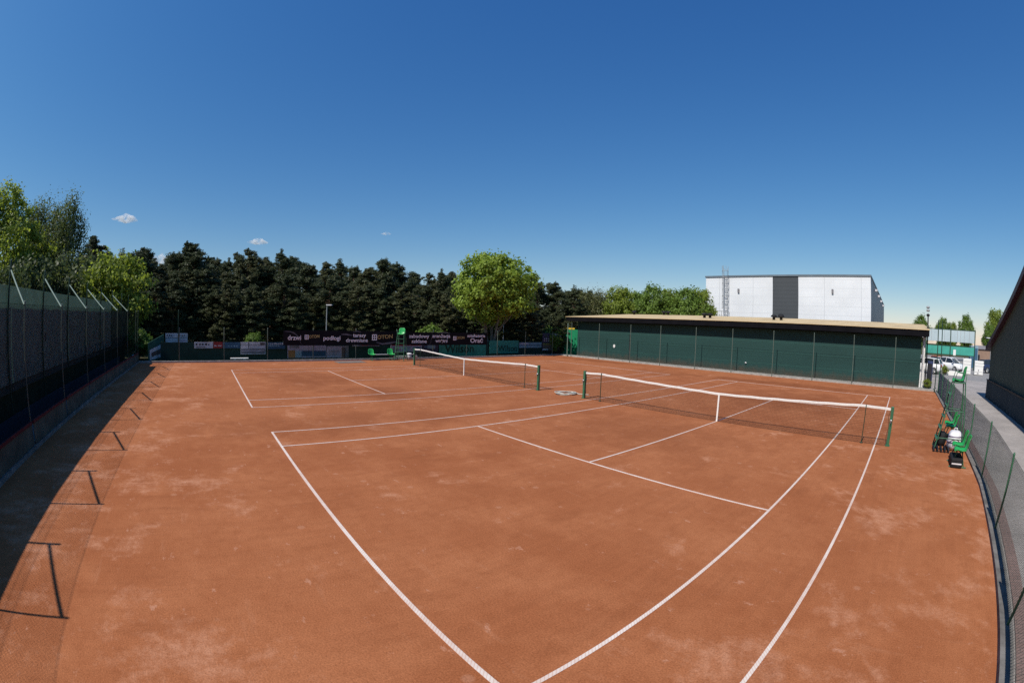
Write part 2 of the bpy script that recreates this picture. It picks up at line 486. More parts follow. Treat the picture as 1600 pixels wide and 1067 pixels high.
for cx, cy, s, lab in ((0, 0, 1, 'thin dark net stick at the right end of the near net'), (0, 0, -1, 'thin dark net stick at the left end of the near net'),
                       (C2[0], C2[1], 1, 'thin dark net stick at the right end of the far net'), (C2[0], C2[1], -1, 'thin dark net stick at the left end of the far net')):
    q = MB()
    x = cx + s * 5.03
    q.bar((x, cy - .035, .02), (x, cy - .035, 1.085), .014, 8)
    q.bar((x, cy - .05, 1.078), (x, cy + .03, 1.078), .012, 6)
    q.lathe((x, cy - .035, 0), [(0, .025), (.05, .022), (.055, .004), (0, .004)], 10)
    tag(q.build('net_stick', M['dkgreen'], None, (x, cy, 0)), lab, 'net stick', 'sticks propping up the nets')

# ------------------------------------------------------------------ chain link
def chainlink(mb, o, u, length, z0, z1, pitch=.07, r=.0015):
    """two sets of crossing diagonal wires filling a rectangle; u = horizontal unit vector"""
    o = V(o); u = V(u).normalized(); h = z1 - z0
    nrm = V((-u.y, u.x, 0))
    for sgn in (1, -1):
        a = -h if sgn > 0 else 0.0
        end = length if sgn > 0 else length + h
        s = a
        while s < end:
            # wire from (s, 0) to (s + sgn*h, h), clipped to 0..length
            s0, s1 = s, s + sgn * h
            t0, t1 = 0.0, 1.0
            d = s1 - s0
            for lo, hi in ((0, length),):
                ta, tb = (lo - s0) / d, (hi - s0) / d
                if ta > tb: ta, tb = tb, ta
                t0, t1 = max(t0, ta), min(t1, tb)
            if t1 - t0 > .004:
                p0 = o + u * (s0 + d * t0) + V((0, 0, z0 + h * t0)) + nrm * (sgn * r)
                p1 = o + u * (s0 + d * t1) + V((0, 0, z0 + h * t1)) + nrm * (sgn * r)
                mb.bar(p0, p1, r, 3, cap=False)
            s += pitch
    return mb

def fence_run(root, o, u, length, h, posts, pmat, wmat, z0=.10, pr=.03, pitch=.07, r=.0015, rails=(), post_h=None, mesh_name='mesh'):
    o = V(o); u = V(u).normalized()
    for s in posts:
        p = MB(); b = o + u * s
        p.bar(b + V((0, 0, -.1)), b + V((0, 0, post_h or h + .05)), pr, 10)
        p.lathe(b + V((0, 0, post_h or h + .05)), [(pr * 1.15, -.02), (pr * 1.15, .005), (pr * .6, .03), (0, .035)], 10)
        p.build('post', pmat, root)
    nrm = V((-u.y, u.x, 0)) * (pr + .006)
    c = MB(); chainlink(c, o + nrm, u, length, z0, h, pitch, r)
    c.build(mesh_name, wmat, root)
    for z in (z0 + .02, h) + tuple(rails):
        w = MB(); w.bar(o + nrm + V((0, 0, z)), o + nrm + u * length + V((0, 0, z)), .0035, 5)
        w.build('tension_wire', wmat, root)

# left (near) fence along y = -18.5
NEARX = [-4.3 - 3.2 * i for i in range(7)] + [-1.1, 2.1, 5.3, 8.5]
YN = -18.50
root = empty('chain_link_fence', (-24.5, YN, 0), 'green chain-link fence on the shaded left kerb with pale posts', 'fence')
fence_run(root, (-24.5, YN, 0), (1, 0, 0), 35, 3.15, sorted([x + 24.5 for x in NEARX if x > -23.6] + [0.0]), M['postgrey'], M['wire'], .12, .021, r=.0019)  # posts darker than the braces: their shade is put into the colour
# tall outer fence along y = -19.95 with braces
YT = -19.95
TALLX = [x - 1.7 for x in NEARX if x > -21.5]
root_t = empty('tall_fence', (-28.5, YT, 0), 'tall outer chain-link fence behind the left fence with slanted braces', 'fence')
fence_run(root_t, (-28.5, YT, 0), (1, 0, 0), 38, 3.9, sorted([x + 28.5 for x in TALLX] + [.3, 3.2]), M['dkgreen'], M['wire'], .3, .03, rails=(3.7,), post_h=4.3, r=.0018)
for x in NEARX:
    if x < -21.5: continue
    b = MB(); b.bar((x, YN - .02, 3.14), (x - 1.7, YT + .03, 4.05), .026, 8)
    b.build('brace', M['palegreen'], root_t)  # paler than the posts: sunlight on the braces is put into the colour
# windscreens and banners hung on it
def hang_x(name, x0, x1, y, z0, z1, mat, label, cat, group=None, th=.012, wav=.03, seg=.2, scal=0.0):
    """cloth hanging along x; slightly wavy, with thickness"""
    n = max(2, int((x1 - x0) / seg)); mb = MB(); vs = []; fs = []
    for i in range(n + 1):
        x = x0 + (x1 - x0) * i / n
        bw = wav * math.sin(x * 2.3 + y) * math.sin(x * .9)
        dz = -scal * abs(math.sin((x - x0) / .8 * math.pi / 2)) if scal else 0
        vs += [(x, y + bw, z0), (x, y + bw * .4, z1 + dz), (x, y + bw * .4 - th, z1 + dz), (x, y + bw - th, z0)]
    for i in range(n):
        for j in range(4):
            fs.append((i * 4 + j, i * 4 + (j + 1) % 4, (i + 1) * 4 + (j + 1) % 4, (i + 1) * 4 + j))
    fs.append((3, 2, 1, 0)); fs.append(tuple(n * 4 + j for j in range(4)))
    mb.add(vs, fs)
    o = mb.build(name, mat, None, ((x0 + x1) / 2, y, z0))
    return tag(o, label, cat, group)
M['screen'] = cloth_trans('green_windscreen_cloth', (.26, .31, .29), (.28, .41, .33), .45)
hang_x('windscreen', -22.2, 9.6, YT - .06, 1.18, 3.68, M['screen'], 'translucent green windscreen cloth along the tall left fence', 'windscreen', wav=.02)
M['dkbanner'] = pm('dark_banner_back', (.045, .05, .05), .8, .25, 1.2)
M['dkbanner2'] = pm('dark_brownish_banner_back', (.05, .042, .03), .8, .25, 1.2)
M['dkred'] = pm('dark_red_print_and_shadow', (.05, .012, .014), .8, .2, 3)
bx = [(-28.4, -19.0, M['dkbanner2']), (-18.95, -12.7, M['dkbanner']), (-12.65, -6.4, M['dkbanner']), (-6.35, -.1, M['dkbanner']), (-.05, 9.6, M['dkbanner'])]
blab = ['brownish dark banner at the far end of the tall left fence', 'dark banner second from the far end on the tall left fence',
        'dark banner in the middle of the tall left fence with bold bars', 'dark banner with a dull red oval near the left photo edge',
        'dark banner on the tall left fence nearest the camera']
for (a, b, m_), lb in zip(bx, blab):
    o = hang_x('banner', a, b, YT - .12, .95, 3.2, m_, lb, 'banner', 'dark banners on the tall left fence', wav=.02, scal=.05)
    if 'oval' in lb or 'bars' in lb:
        q = MB(); y = YT - .025 - .08
        ox = (a + b) / 2
        if 'oval' in lb:
            # seen through the windscreen: printed oval, and the brace's shadow painted as a slanting bar
            pts = [(-3.0 + .5 * math.cos(t) - ox, .045, 2.55 - .95 + .62 * math.sin(t)) for t in np.linspace(0, 2 * math.pi, 25)[:-1]]
            q.prism(pts, (0, .006, 0))
            q.prism([(-2.8 - ox, .045, .75), (-2.7 - ox, .045, .75), (-1.6 - ox, .045, -.0 + .05), (-1.7 - ox, .045, .05)], (0, .006, 0))
        else:
            for j in range(5): q.bbox((-9.0 - j * .42 - ox, .045, 1.15), (-8.8 - j * .42 - ox, .051, 1.62))
        child(o, 'print', q, M['dkred'] if 'oval' in lb else M['black'])
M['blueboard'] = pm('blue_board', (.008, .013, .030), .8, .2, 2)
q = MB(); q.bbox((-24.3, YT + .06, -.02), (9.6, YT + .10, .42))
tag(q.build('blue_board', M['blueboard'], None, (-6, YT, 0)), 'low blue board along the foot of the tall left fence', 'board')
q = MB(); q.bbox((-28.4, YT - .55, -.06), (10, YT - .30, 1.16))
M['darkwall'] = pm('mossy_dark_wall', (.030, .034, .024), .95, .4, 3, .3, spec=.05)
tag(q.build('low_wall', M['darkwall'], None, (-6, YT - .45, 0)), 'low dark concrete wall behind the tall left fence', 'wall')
# low banners on the near fence
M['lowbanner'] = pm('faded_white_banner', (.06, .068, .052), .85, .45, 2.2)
M['redband'] = pm('red_banner_edge', (.075, .007, .010), .8, .2, 3)
nx_ = sorted(NEARX + [-24.45])
for i in range(len(nx_) - 1):
    a, b = nx_[i] + .05, nx_[i + 1] - .05
    if b - a < .5: continue
    pos = ['in the far corner bay', 'one bay from the corner', 'two bays from the corner', 'three bays from the corner', 'four bays from the corner',
           'five bays from the corner', 'six bays from the corner', 'seven bays from the corner', 'eight bays from the corner', 'nine bays from the corner', 'ten bays from the corner', 'eleven bays off'][i]
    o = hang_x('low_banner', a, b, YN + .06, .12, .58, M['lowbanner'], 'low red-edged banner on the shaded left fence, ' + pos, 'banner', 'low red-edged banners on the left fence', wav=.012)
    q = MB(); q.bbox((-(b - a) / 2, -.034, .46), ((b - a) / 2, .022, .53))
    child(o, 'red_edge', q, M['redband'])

# ------------------------------------------------------------------ far fence x = -24.4
XF = -24.40
rf = empty('chain_link_fence', (XF, -18.5, 0), 'low green chain-link fence along the far end below the pine wood', 'fence')
fy = [-15.45, -12.26, -9.19, -5.93, -2.75, .45, 3.55, 6.65, 9.75, 12.85, 16.2]
fence_run(rf, (XF, 16.9, 0), (0, -1, 0), 16.9 + 15.45, 2.12, [16.9 - y for y in fy], M['postgrey'], M['wire'], .12, .028, pitch=.075, rails=(1.15,))
rf2 = empty('chain_link_fence', (XF, -18.5, 0), 'short high chain-link fence bay closing the far left corner', 'fence')
fence_run(rf2, (XF, -15.5, 0), (0, -1, 0), 2.95, 3.2, [0.02], M['dkgreen'], M['wire'], .12, .03, pitch=.075, rails=(1.15,))

# text -----------------------------------------------------------------------
def text_mesh(s, size, shear=0.0):
    cu = bpy.data.curves.new('lettering', 'FONT'); cu.body = s; cu.size = size; cu.extrude = .002
    cu.align_x = 'CENTER'; cu.align_y = 'CENTER'; cu.shear = shear; cu.offset = size * .016; cu.resolution_u = 3
    ob = bpy.data.objects.new('lettering', cu); COL.objects.link(ob)
    bpy.context.view_layer.update()
    me = bpy.data.meshes.new_from_object(ob.evaluated_get(bpy.context.evaluated_depsgraph_get()))
    bpy.data.objects.remove(ob); bpy.data.curves.remove(cu)
    return me
def lettering(parent, s, pos, width, size, mat, face='+x', bold=.0, name='lettering', shear=0.0, rot=0.0):
    """pos is local to the parent; width fits the text to a given length; face = direction the text faces"""
    me = text_mesh(s, size, shear)
    co = np.empty(len(me.vertices) * 3); me.vertices.foreach_get('co', co); co = co.reshape(-1, 3)
    w = co[:, 0].max() - co[:, 0].min()
    if width: co[:, 0] *= width / w
    cr, sr = math.cos(rot), math.sin(rot)
    co[:, 0], co[:, 1] = co[:, 0] * cr - co[:, 1] * sr, co[:, 0] * sr + co[:, 1] * cr
    out = np.empty_like(co)
    if face == '+x': out[:, 0] = co[:, 2]; out[:, 1] = co[:, 0]; out[:, 2] = co[:, 1]
    else: out[:, 0] = co[:, 0]; out[:, 1] = -co[:, 2]; out[:, 2] = co[:, 1]
    out += np.array(pos)
    me.vertices.foreach_set('co', out.ravel()); me.materials.clear(); me.materials.append(mat); me.update()
    o = bpy.data.objects.new(name, me); COL.objects.link(o); o.parent = parent
    return o

def hang_y(name, y0, y1, x, z0, z1, mat, label, cat, group=None, th=.008, wav=.012):
    """banner hanging along y and facing +x"""
    n = max(2, int((y1 - y0) / .25)); mb = MB(); vs = []; fs = []
    for i in range(n + 1):
        y = y0 + (y1 - y0) * i / n
        bw = wav * math.sin(y * 2.7) * math.sin(y * 1.1)
        vs += [(x + bw * .2, y, z0 + .01 * math.sin(y * 1.3)), (x, y, z1 - .012 * abs(math.sin(y * 1.9))), (x - th, y, z1 - .012 * abs(math.sin(y * 1.9))), (x + bw * .2 - th, y, z0 + .01 * math.sin(y * 1.3))]
    for i in range(n):
        for j in range(4):
            fs.append((i * 4 + j, (i + 1) * 4 + j, (i + 1) * 4 + (j + 1) % 4, i * 4 + (j + 1) % 4))
    fs.append((0, 1, 2, 3)); fs.append(tuple(n * 4 + j for j in (3, 2, 1, 0)))
    mb.add(vs, fs)
    o = mb.build(name, mat, None, (x, (y0 + y1) / 2, z0))
    return tag(o, label, cat, group)
M['blackbanner'] = pm('black_banner_vinyl', (.0075, .0075, .010), .75, .3, 1.5, spec=.12)
M['letterwhite'] = pm('off_white_print', (.74, .72, .74), .6, .05, 5)
M['gold'] = pm('gold_print', (.42, .31, .12), .6, .15, 5)
M['smear'] = pm('grey_swoosh_print', (.10, .10, .12), .6, .3, 5)
def logo(parent, y0, y1, zc, xo):
    """small window emblem and gold lettering"""
    h = .30 * min(1.25, (y1 - y0) / 1.15); mb = MB()
    a = y0 + h * .02; t = h * .16
    mb.bbox((xo, a, zc - h * .55), (xo + .006, a + h, zc - h * .55 + t)); mb.bbox((xo, a, zc + h * .55 - t), (xo + .006, a + h, zc + h * .55))
    mb.bbox((xo, a, zc - h * .55 + t), (xo + .006, a + t, zc + h * .55 - t)); mb.bbox((xo, a + h - t, zc - h * .55 + t), (xo + .006, a + h, zc + h * .55 - t))
    mb.bbox((xo, a + t, zc - t * .4), (xo + .006, a + h - t, zc + t * .4))
    mb.bbox((xo, a + h * .44, zc + t * .4), (xo + .006, a + h * .56, zc + h * .55 - t)); mb.bbox((xo, a + h * .44, zc - h * .55 + t), (xo + .006, a + h * .56, zc - t * .4))
    child(parent, 'emblem', mb, M['letterwhite'])
    lettering(parent, 'OTON', (xo, (y0 + h * 1.1 + y1) / 2, zc + .03), y1 - y0 - h * 1.15, h * 1.0, M['gold'], rot=.06)
def swoosh(parent, pts, r, xo):
    mb = MB(); vs = []; n = len(pts)
    for i, (y, z) in enumerate(pts):
        rr = r * math.sin(math.pi * (i + .3) / (n - .4)) + .006
        vs += [(xo, y, z - rr), (xo, y, z + rr), (xo + .003, y, z + rr), (xo + .003, y, z - rr)]
    fs = []
    for i in range(n - 1):
        for j in range(4): fs.append((i * 4 + j, (i + 1) * 4 + j, (i + 1) * 4 + (j + 1) % 4, i * 4 + (j + 1) % 4))
    mb.add(vs, fs); child(parent, 'swoosh', mb, M['smear'])
XB = XF + .09
ban1 = hang_y('banner', -8.1, 1.15, XB, 1.06, 2.06, M['blackbanner'], 'long black banner reading drzwi, podłogi, tarasy drewniane on the far fence', 'banner', 'black banners on the far fence', wav=.01)
cy = (-8.1 + 1.15) / 2; xo = .012
lettering(ban1, 'drzwi', (xo, -7.3 - cy, .50), .95, .44, M['letterwhite'])
logo(ban1, -6.57 - cy, -5.5 - cy, .55, xo)
lettering(ban1, 'podłogi', (xo, -4.58 - cy, .48), 1.25, .40, M['letterwhite'])
lettering(ban1, 'tarasy', (xo, -2.52 - cy, .68), 1.0, .36, M['letterwhite'])
lettering(ban1, 'drewniane', (xo, -2.7 - cy, .33), 1.66, .36, M['letterwhite'])
logo(ban1, -1.55 - cy, .1 - cy, .55, xo)
swoosh(ban1, [(-8.0 - cy, .93), (-7.6 - cy, .9), (-7.3 - cy, .8), (-7.05 - cy, .6), (-6.9 - cy, .3), (-6.8 - cy, .05)], .03, .009)
swoosh(ban1, [(-3.0 - cy, .9), (-2.7 - cy, .98), (-2.4 - cy, .9)], .025, .009)
swoosh(ban1, [(-3.9 - cy, .75), (-3.5 - cy, .75), (-3.1 - cy, .68)], .05, .009)
swoosh(ban1, [(-1.2 - cy, .2), (-.7 - cy, .08), (0 - cy, .16), (.7 - cy, .3)], .06, .009)
ban2 = hang_y('banner', 1.22, 8.62, XB, 1.04, 2.02, M['blackbanner'], 'long black banner reading zabudowy szklane and sztukateria on the far fence', 'banner', 'black banners on the far fence', wav=.01)
cy = (1.22 + 8.62) / 2
lettering(ban2, 'zabudowy', (xo, 2.28 - cy, .66), 1.72, .36, M['letterwhite'])
lettering(ban2, 'szklane', (xo, 2.3 - cy, .28), 1.28, .36, M['letterwhite'])
lettering(ban2, 'aranżacja', (xo, 4.22 - cy, .68), 1.6, .36, M['letterwhite'])
lettering(ban2, 'wnętrz', (xo, 4.25 - cy, .32), 1.1, .36, M['letterwhite'])
logo(ban2, 5.3 - cy, 6.35 - cy, .52, xo)
lettering(ban2, 'sztukateria', (xo, 7.5 - cy, .72), 1.75, .32, M['letterwhite'])
lettering(ban2, 'Orać', (xo, 7.55 - cy, .33), 1.25, .48, M['letterwhite'])
swoosh(ban2, [(3.42 - cy, .98), (3.38 - cy, .6), (3.3 - cy, .3), (3.22 - cy, .02)], .035, .009)
swoosh(ban2, [(3.8 - cy, .93), (4.2 - cy, .97), (4.7 - cy, .95), (5.0 - cy, .9)], .03, .009)

# low boards behind the far fence
XG = -26.1
rg = empty('low_fence', (XG, 0, 0), 'low dark green cloth-covered fence behind the far fence', 'fence')
M['dkcloth'] = pm('dark_green_cloth', (.013, .040, .032), .85, .25, 2)
q = MB(); q.bbox((XG - .14, -17.0, -.06), (XG - .11, 20.2, 1.17)); q.build('screen_cloth', M['dkcloth'], rg)
for i in range(13):
    q = MB(); q.bar((XG - .17, -16.9 + i * 3.05, -.06), (XG - .17, -16.9 + i * 3.05, 1.25), .025, 8); q.build('post', M['dkgreen'], rg)
def pcol(name, c): return pm(name, c, .75, .2, 3)
M['lilac'] = pcol('pale_lilac_print', (.42, .37, .44)); M['tealp'] = pm('teal_cloth', (.045, .25, .195), .8, .18, 2)
M['wred'] = pcol('red_print', (.34, .035, .03)); M['dblue'] = pcol('dark_blue_print', (.04, .10, .17)); M['brownp'] = pcol('brown_print', (.12, .085, .075))
M['greyp'] = pcol('grey_print', (.20, .19, .20)); M['whitep'] = pcol('white_print', (.58, .56, .58)); M['orangep'] = pcol('orange_print', (.34, .17, .06))
M['purplep'] = pcol('dark_purple_print', (.06, .045, .085)); M['olivep'] = pcol('olive_print', (.20, .17, .05)); M['navyp'] = pcol('navy_print', (.025, .04, .11))
M['darkp'] = pcol('near_black_print', (.02, .02, .025)); M['skyp'] = pcol('pale_blue_print', (.24, .34, .40))
BG = 'advertising boards on the low fence behind the far fence'
def board(y0, y1, z0, z1, base, label, prints=(), x=XG, th=.02):
    q = MB(); q.bbox((x - th, y0, z0), (x, y1, z1))
    o = tag(q.build('advert_board', M[base], None, (x, (y0 + y1) / 2, z0)), label, 'board', BG)
    W, H = y1 - y0, z1 - z0
    for j, (a, b, c, d, m_) in enumerate(prints):
        q = MB(); q.bbox((.0005, -W / 2 + a * W, c * H), (.004 + .0012 * j, -W / 2 + b * W, d * H))
        child(o, 'print', q, M[m_])
    return o
def marks(y0, y1, z, h, n, m_, seed):
    r = random.Random(seed); out = []
    for i in range(n):
        a = y0 + (y1 - y0) * i / n
        out.append((a, a + (y1 - y0) / n * r.uniform(.45, .8), z, z + h * r.uniform(.6, 1), m_))
    return out
board(-14.42, -13.0, .78, 1.2, 'whitep', 'small white board with dark marks left of the red board', marks(.08, .9, .5, .3, 5, 'darkp', 1) + [(.1, .6, .12, .3, 'greyp')])
board(-12.98, -12.3, .78, 1.2, 'wred', 'small red board beside the white board', marks(.1, .95, .3, .2, 4, 'whitep', 2))
board(-12.28, -11.0, .78, 1.18, 'dblue', 'dull blue board between the red board and the white one', marks(.3, .95, .3, .12, 4, 'skyp', 3))
board(-10.95, -9.1, .36, 1.2, 'whitep', 'white board with a grey lower half right of the blue board', [(.02, .98, .05, .46, 'greyp'), (.31, .335, .5, .98, 'darkp'), (.05, .95, .26, .32, 'lilac'), (.78, .97, .7, .95, 'brownp'), (.0, .98, .74, .78, 'greyp')])
board(-9.0, -7.62, .72, 1.17, 'dblue', 'dark blue board with a row of pale marks left of the black banner', marks(.05, .95, .68, .22, 8, 'whitep', 4) + marks(.05, .7, .4, .16, 6, 'skyp', 5))
board(-7.45, -4.5, .08, 1.06, 'lilac', 'large pale lilac board with an orange corner under drzwi', [(.02, .2, .02, .55, 'orangep'), (.36, .99, .1, .5, 'dblue'), (.2, .36, .02, .5, 'skyp'), (.05, .3, .72, .9, 'greyp'), (.65, .68, .5, .98, 'greyp'), (.38, .97, .45, .5, 'navyp')])
board(-4.46, -3.05, .04, .88, 'lilac', 'pale lilac board with grey lines under podłogi', [(.1, .7, .62, .66, 'greyp'), (.1, .75, .5, .54, 'greyp'), (.1, .6, .3, .34, 'greyp'), (.84, .99, .05, .95, 'brownp')])
board(-2.98, -2.72, .05, .9, 'greyp', 'narrow grey board beside the pale lilac board with grey lines')
board(-2.4, -.2, .86, 1.08, 'greyp', 'thin grey board strip under tarasy drewniane', [(.05, .2, .2, .8, 'whitep'), (.3, .9, .3, .7, 'wred')])
board(.75, 3.5, .42, 1.02, 'lilac', 'pink and grey board with a red top behind the umpire chair', [(.02, .98, .8, .98, 'wred'), (.05, .25, .1, .6, 'greyp'), (.35, .6, .1, .7, 'skyp'), (.7, .95, .1, .6, 'dblue')])
board(3.6, 5.0, .3, 1.0, 'purplep', 'dark board with blue marks beside the teal cloth', [(.1, .5, .6, .8, 'dblue'), (.3, .8, .5, .9, 'skyp')])
b9 = board(5.1, 9.8, .0, 1.04, 'tealp', 'teal board reading Wilson, left of the leafy maple trunk')
lettering(b9, 'Wilson', (.006, -.35, .60), 2.9, 1.0, M['dkcloth'])
b10 = board(10.2, 13.5, .15, 1.3, 'tealp', 'teal board reading Wilson, behind the leafy maple trunk')
lettering(b10, 'Wilson', (.006, .4, .42), 2.2, .75, M['dkcloth'])
board(13.6, 16.4, .62, 1.12, 'skyp', 'pale blue striped board right of the maple trunk', [(.0, .98, .4, .55, 'dblue'), (.02, .4, .6, .95, 'lilac')])
board(16.5, 19.1, .30, 2.02, 'purplep', 'tall purple and brown poster board near the green wall', [(.04, .98, .02, .36, 'brownp'), (.02, .8, .34, .44, 'olivep'), (.02, .3, .04, .12, 'whitep'), (.62, .98, .72, .97, 'lilac'), (.7, .9, .78, .9, 'navyp'), (.75, .99, .42, .62, 'skyp')] + marks(.08, .6, .55, .05, 5, 'whitep', 8) + marks(.08, .6, .66, .05, 5, 'whitep', 9))
# boards in the far left corner
XH = -28.3
board(-16.8, -15.0, .62, 1.70, 'whitep', 'large white corner board with dark top marks behind the far left fence', [(.0, .98, .02, .3, 'lilac')] + marks(.05, .35, .82, .1, 3, 'darkp', 11) + marks(.6, .95, .82, .1, 3, 'darkp', 12) + [(.02, .98, .7, .74, 'greyp'), (.66, .95, .15, .6, 'lilac')], x=XH)
board(-16.8, -15.6, -.05, .60, 'brownp', 'dark brown board below the white corner board', [(.2, .5, .2, .7, 'darkp'), (.6, .9, .3, .8, 'orangep')], x=XH)
board(-15.5, -13.6, .1, .60, 'navyp', 'navy board with white shapes beside the dark brown board', [(.3, .42, .4, .9, 'whitep'), (.45, .65, .3, .8, 'whitep'), (.68, .9, .35, .85, 'skyp')], x=XH)
M['sidegreen'] = pm('dull_green_cloth', (.02, .085, .06), .85, .25, 2)
# return run of the low fence
q = MB(); q.add([(-24.7, -17.75, -.06), (-28.4, -16.95, -.06), (-28.4, -16.95, 1.62), (-24.7, -17.75, 1.2), (-24.7, -17.79, -.06), (-28.4, -16.99, -.06), (-28.4, -16.99, 1.62), (-24.7, -17.79, 1.2)],
    [(0, 1, 2, 3), (7, 6, 5, 4), (3, 2, 6, 7), (0, 4, 5, 1), (1, 5, 6, 2), (0, 3, 7, 4)])
rr = tag(q.build('side_screen', M['sidegreen'], None, (-26.5, -17.3, 0)), 'sloping-topped green side screen with a slanted white banner in the far left corner', 'screen')
q = MB(); q.add([(1.5, -.39, .1), (-1.7, .31, .1), (-1.7, .31, 1.0), (1.5, -.39, .75), (1.5, -.37, .1), (-1.7, .33, .1), (-1.7, .33, 1.0), (1.5, -.37, .75)],
    [(0, 1, 2, 3), (7, 6, 5, 4), (3, 2, 6, 7), (0, 4, 5, 1), (1, 5, 6, 2), (0, 3, 7, 4)])
child(rr, 'banner_print', q, M['whitep'])
q = MB(); q.add([(1.2, -.30, .3), (-1.3, .245, .35), (-1.3, .245, .7), (1.2, -.30, .55), (1.2, -.285, .3), (-1.3, .26, .35), (-1.3, .26, .7), (1.2, -.285, .55)],
    [(0, 1, 2, 3), (7, 6, 5, 4), (3, 2, 6, 7), (0, 4, 5, 1), (1, 5, 6, 2), (0, 3, 7, 4)])
child(rr, 'stripe_print', q, M['brownp'])

# small white bench behind the far fence, tilted white panel in the corner
b = empty('white_bench', (-25.4, -11.1, -.06), 'low white bench seen through the far fence below the blue board', 'bench')
q = MB(); q.rbox((-25.6, -11.75, .13), (-25.2, -10.45, .18), .01); q.build('seat', M['white'], b)
for y in (-11.45, -10.75):
    q = MB(); q.rbox((-25.55, y - .08, -.06), (-25.25, y + .08, .128), .01); q.build('leg', M['white'], b)
b = empty('floodlight', (-25.0, -18.9, -.06), 'small tilted white floodlight on the ground in the far left corner', 'floodlight')
q = MB(); q.box((-25.0, -18.85, .32), (.42, .32, .08), .3, Matrix.Rotation(.5, 3, 'Y')); q.build('lamp_head', M['white'], b)
q = MB(); q.bar((-25.0, -18.85, -.06), (-25.0, -18.85, .28), .02, 8); q.lathe((-25, -18.85, -.06), [(0, .03), (.14, .03), (.14, 0), (0, 0)], 12); q.build('stand', M['white'], b)

# ------------------------------------------------------------------ seats, umpire chairs
def bucket_seat(mb, cx, cy, z, w=.42, d=.40, h=.38, th=.014):
    """moulded seat shell, facing -x (back at +x)"""
    ns, nt = 11, 9
    prof = [(-.50, -.045), (-.47, -.008), (-.30, .0), (0.0, -.022), (.28, -.014), (.42, .035), (.49, .14), (.535, .26), (.575, .36), (.60, .385), (.625, .375)]
    def pt(i, j, off):
        px, pz = prof[i]; t = -1 + 2 * j / (nt - 1)
        narrow = 1.0 if i < 5 else 1.0 - .22 * max(0, (i - 7)) / 3 * abs(t)
        curl = .05 * abs(t) ** 3 if i < 5 else 0
        fwd = -.05 * abs(t) ** 2.5 if i >= 5 else 0
        drop = -.05 * abs(t) ** 6 * (i >= 8)
        return V((cx + px * d + fwd + (off if i >= 5 else 0), cy + t * w / 2 * narrow, z + pz * (h / .385) + curl + drop - (off if i < 5 else off * .3)))
    vs = [pt(i, j, 0) for i in range(ns) for j in range(nt)] + [pt(i, j, th) for i in range(ns) for j in range(nt)]
    fs = []; o = ns * nt
    for i in range(ns - 1):
        for j in range(nt - 1):
            a = i * nt + j
            fs.append((a, a + nt, a + nt + 1, a + 1)); fs.append((o + a, o + a + 1, o + a + nt + 1, o + a + nt))
    for i in range(ns - 1):
        for j in (0, nt - 1):
            a = i * nt + j; fs.append((a, a + nt, o + a + nt, o + a))
    for j in range(nt - 1):
        for i in (0, ns - 1):
            a = i * nt + j; fs.append((a, a + 1, o + a + 1, o + a))
    mb.add(vs, fs, True)
    return mb

def make_bench(name, label, cat, group, gap=1.35, plate=True):
    """two bucket seats on a frame; built round the origin, facing -x"""
    root = empty(name, (0, 0, 0), label, cat, group)
    for s in (-1, 1):
        bucket_seat(MB(), 0, s * gap / 2, .44).build('seat', M['plastic_green'], root)
    f = MB()
    f.bar((0.05, -gap / 2 - .1, .385), (0.05, gap / 2 + .1, .385), .022, 8)
    f.bar((-.12, -gap / 2 - .1, .385), (-.12, gap / 2 + .1, .385), .016, 8)
    f.build('beam', M['greenmetal'], root)
    for s in (-1, 1):
        l = MB(); y = s * gap / 2
        l.bar((.18, y, .0), (.05, y, .38), .018, 8); l.bar((-.24, y, .0), (-.12, y, .38), .018, 8)
        l.bar((-.30, y, .018), (.26, y, .018), .018, 8)
        l.build('leg', M['greenmetal'], root)
    if plate:
        q = MB(); q.rbox((-.20, -gap / 2 + .25, .41), (.16, gap / 2 - .25, .435), .008); q.build('plate', M['grey'], root)
    return root
SG = 'green twin seats beside the courts'
b1 = make_bench('twin_seat', 'green twin seats by the right fence just behind the umpire chair', 'seat', SG, .62)
b1.location = (8.22, 2.15, 0)
b2 = copy_tree(b1); b2.location = (8.18, -1.25, 0); b2['label'] = 'green twin seats by the right fence nearest the camera, bag underneath'
b3 = make_bench('twin_seat', 'wide-set pair of green seats below tarasy drewniane at the far fence', 'seat', SG, 1.5)
b3.location = (-23.95, -.95, 0); b3.rotation_euler = (0, 0, math.pi)

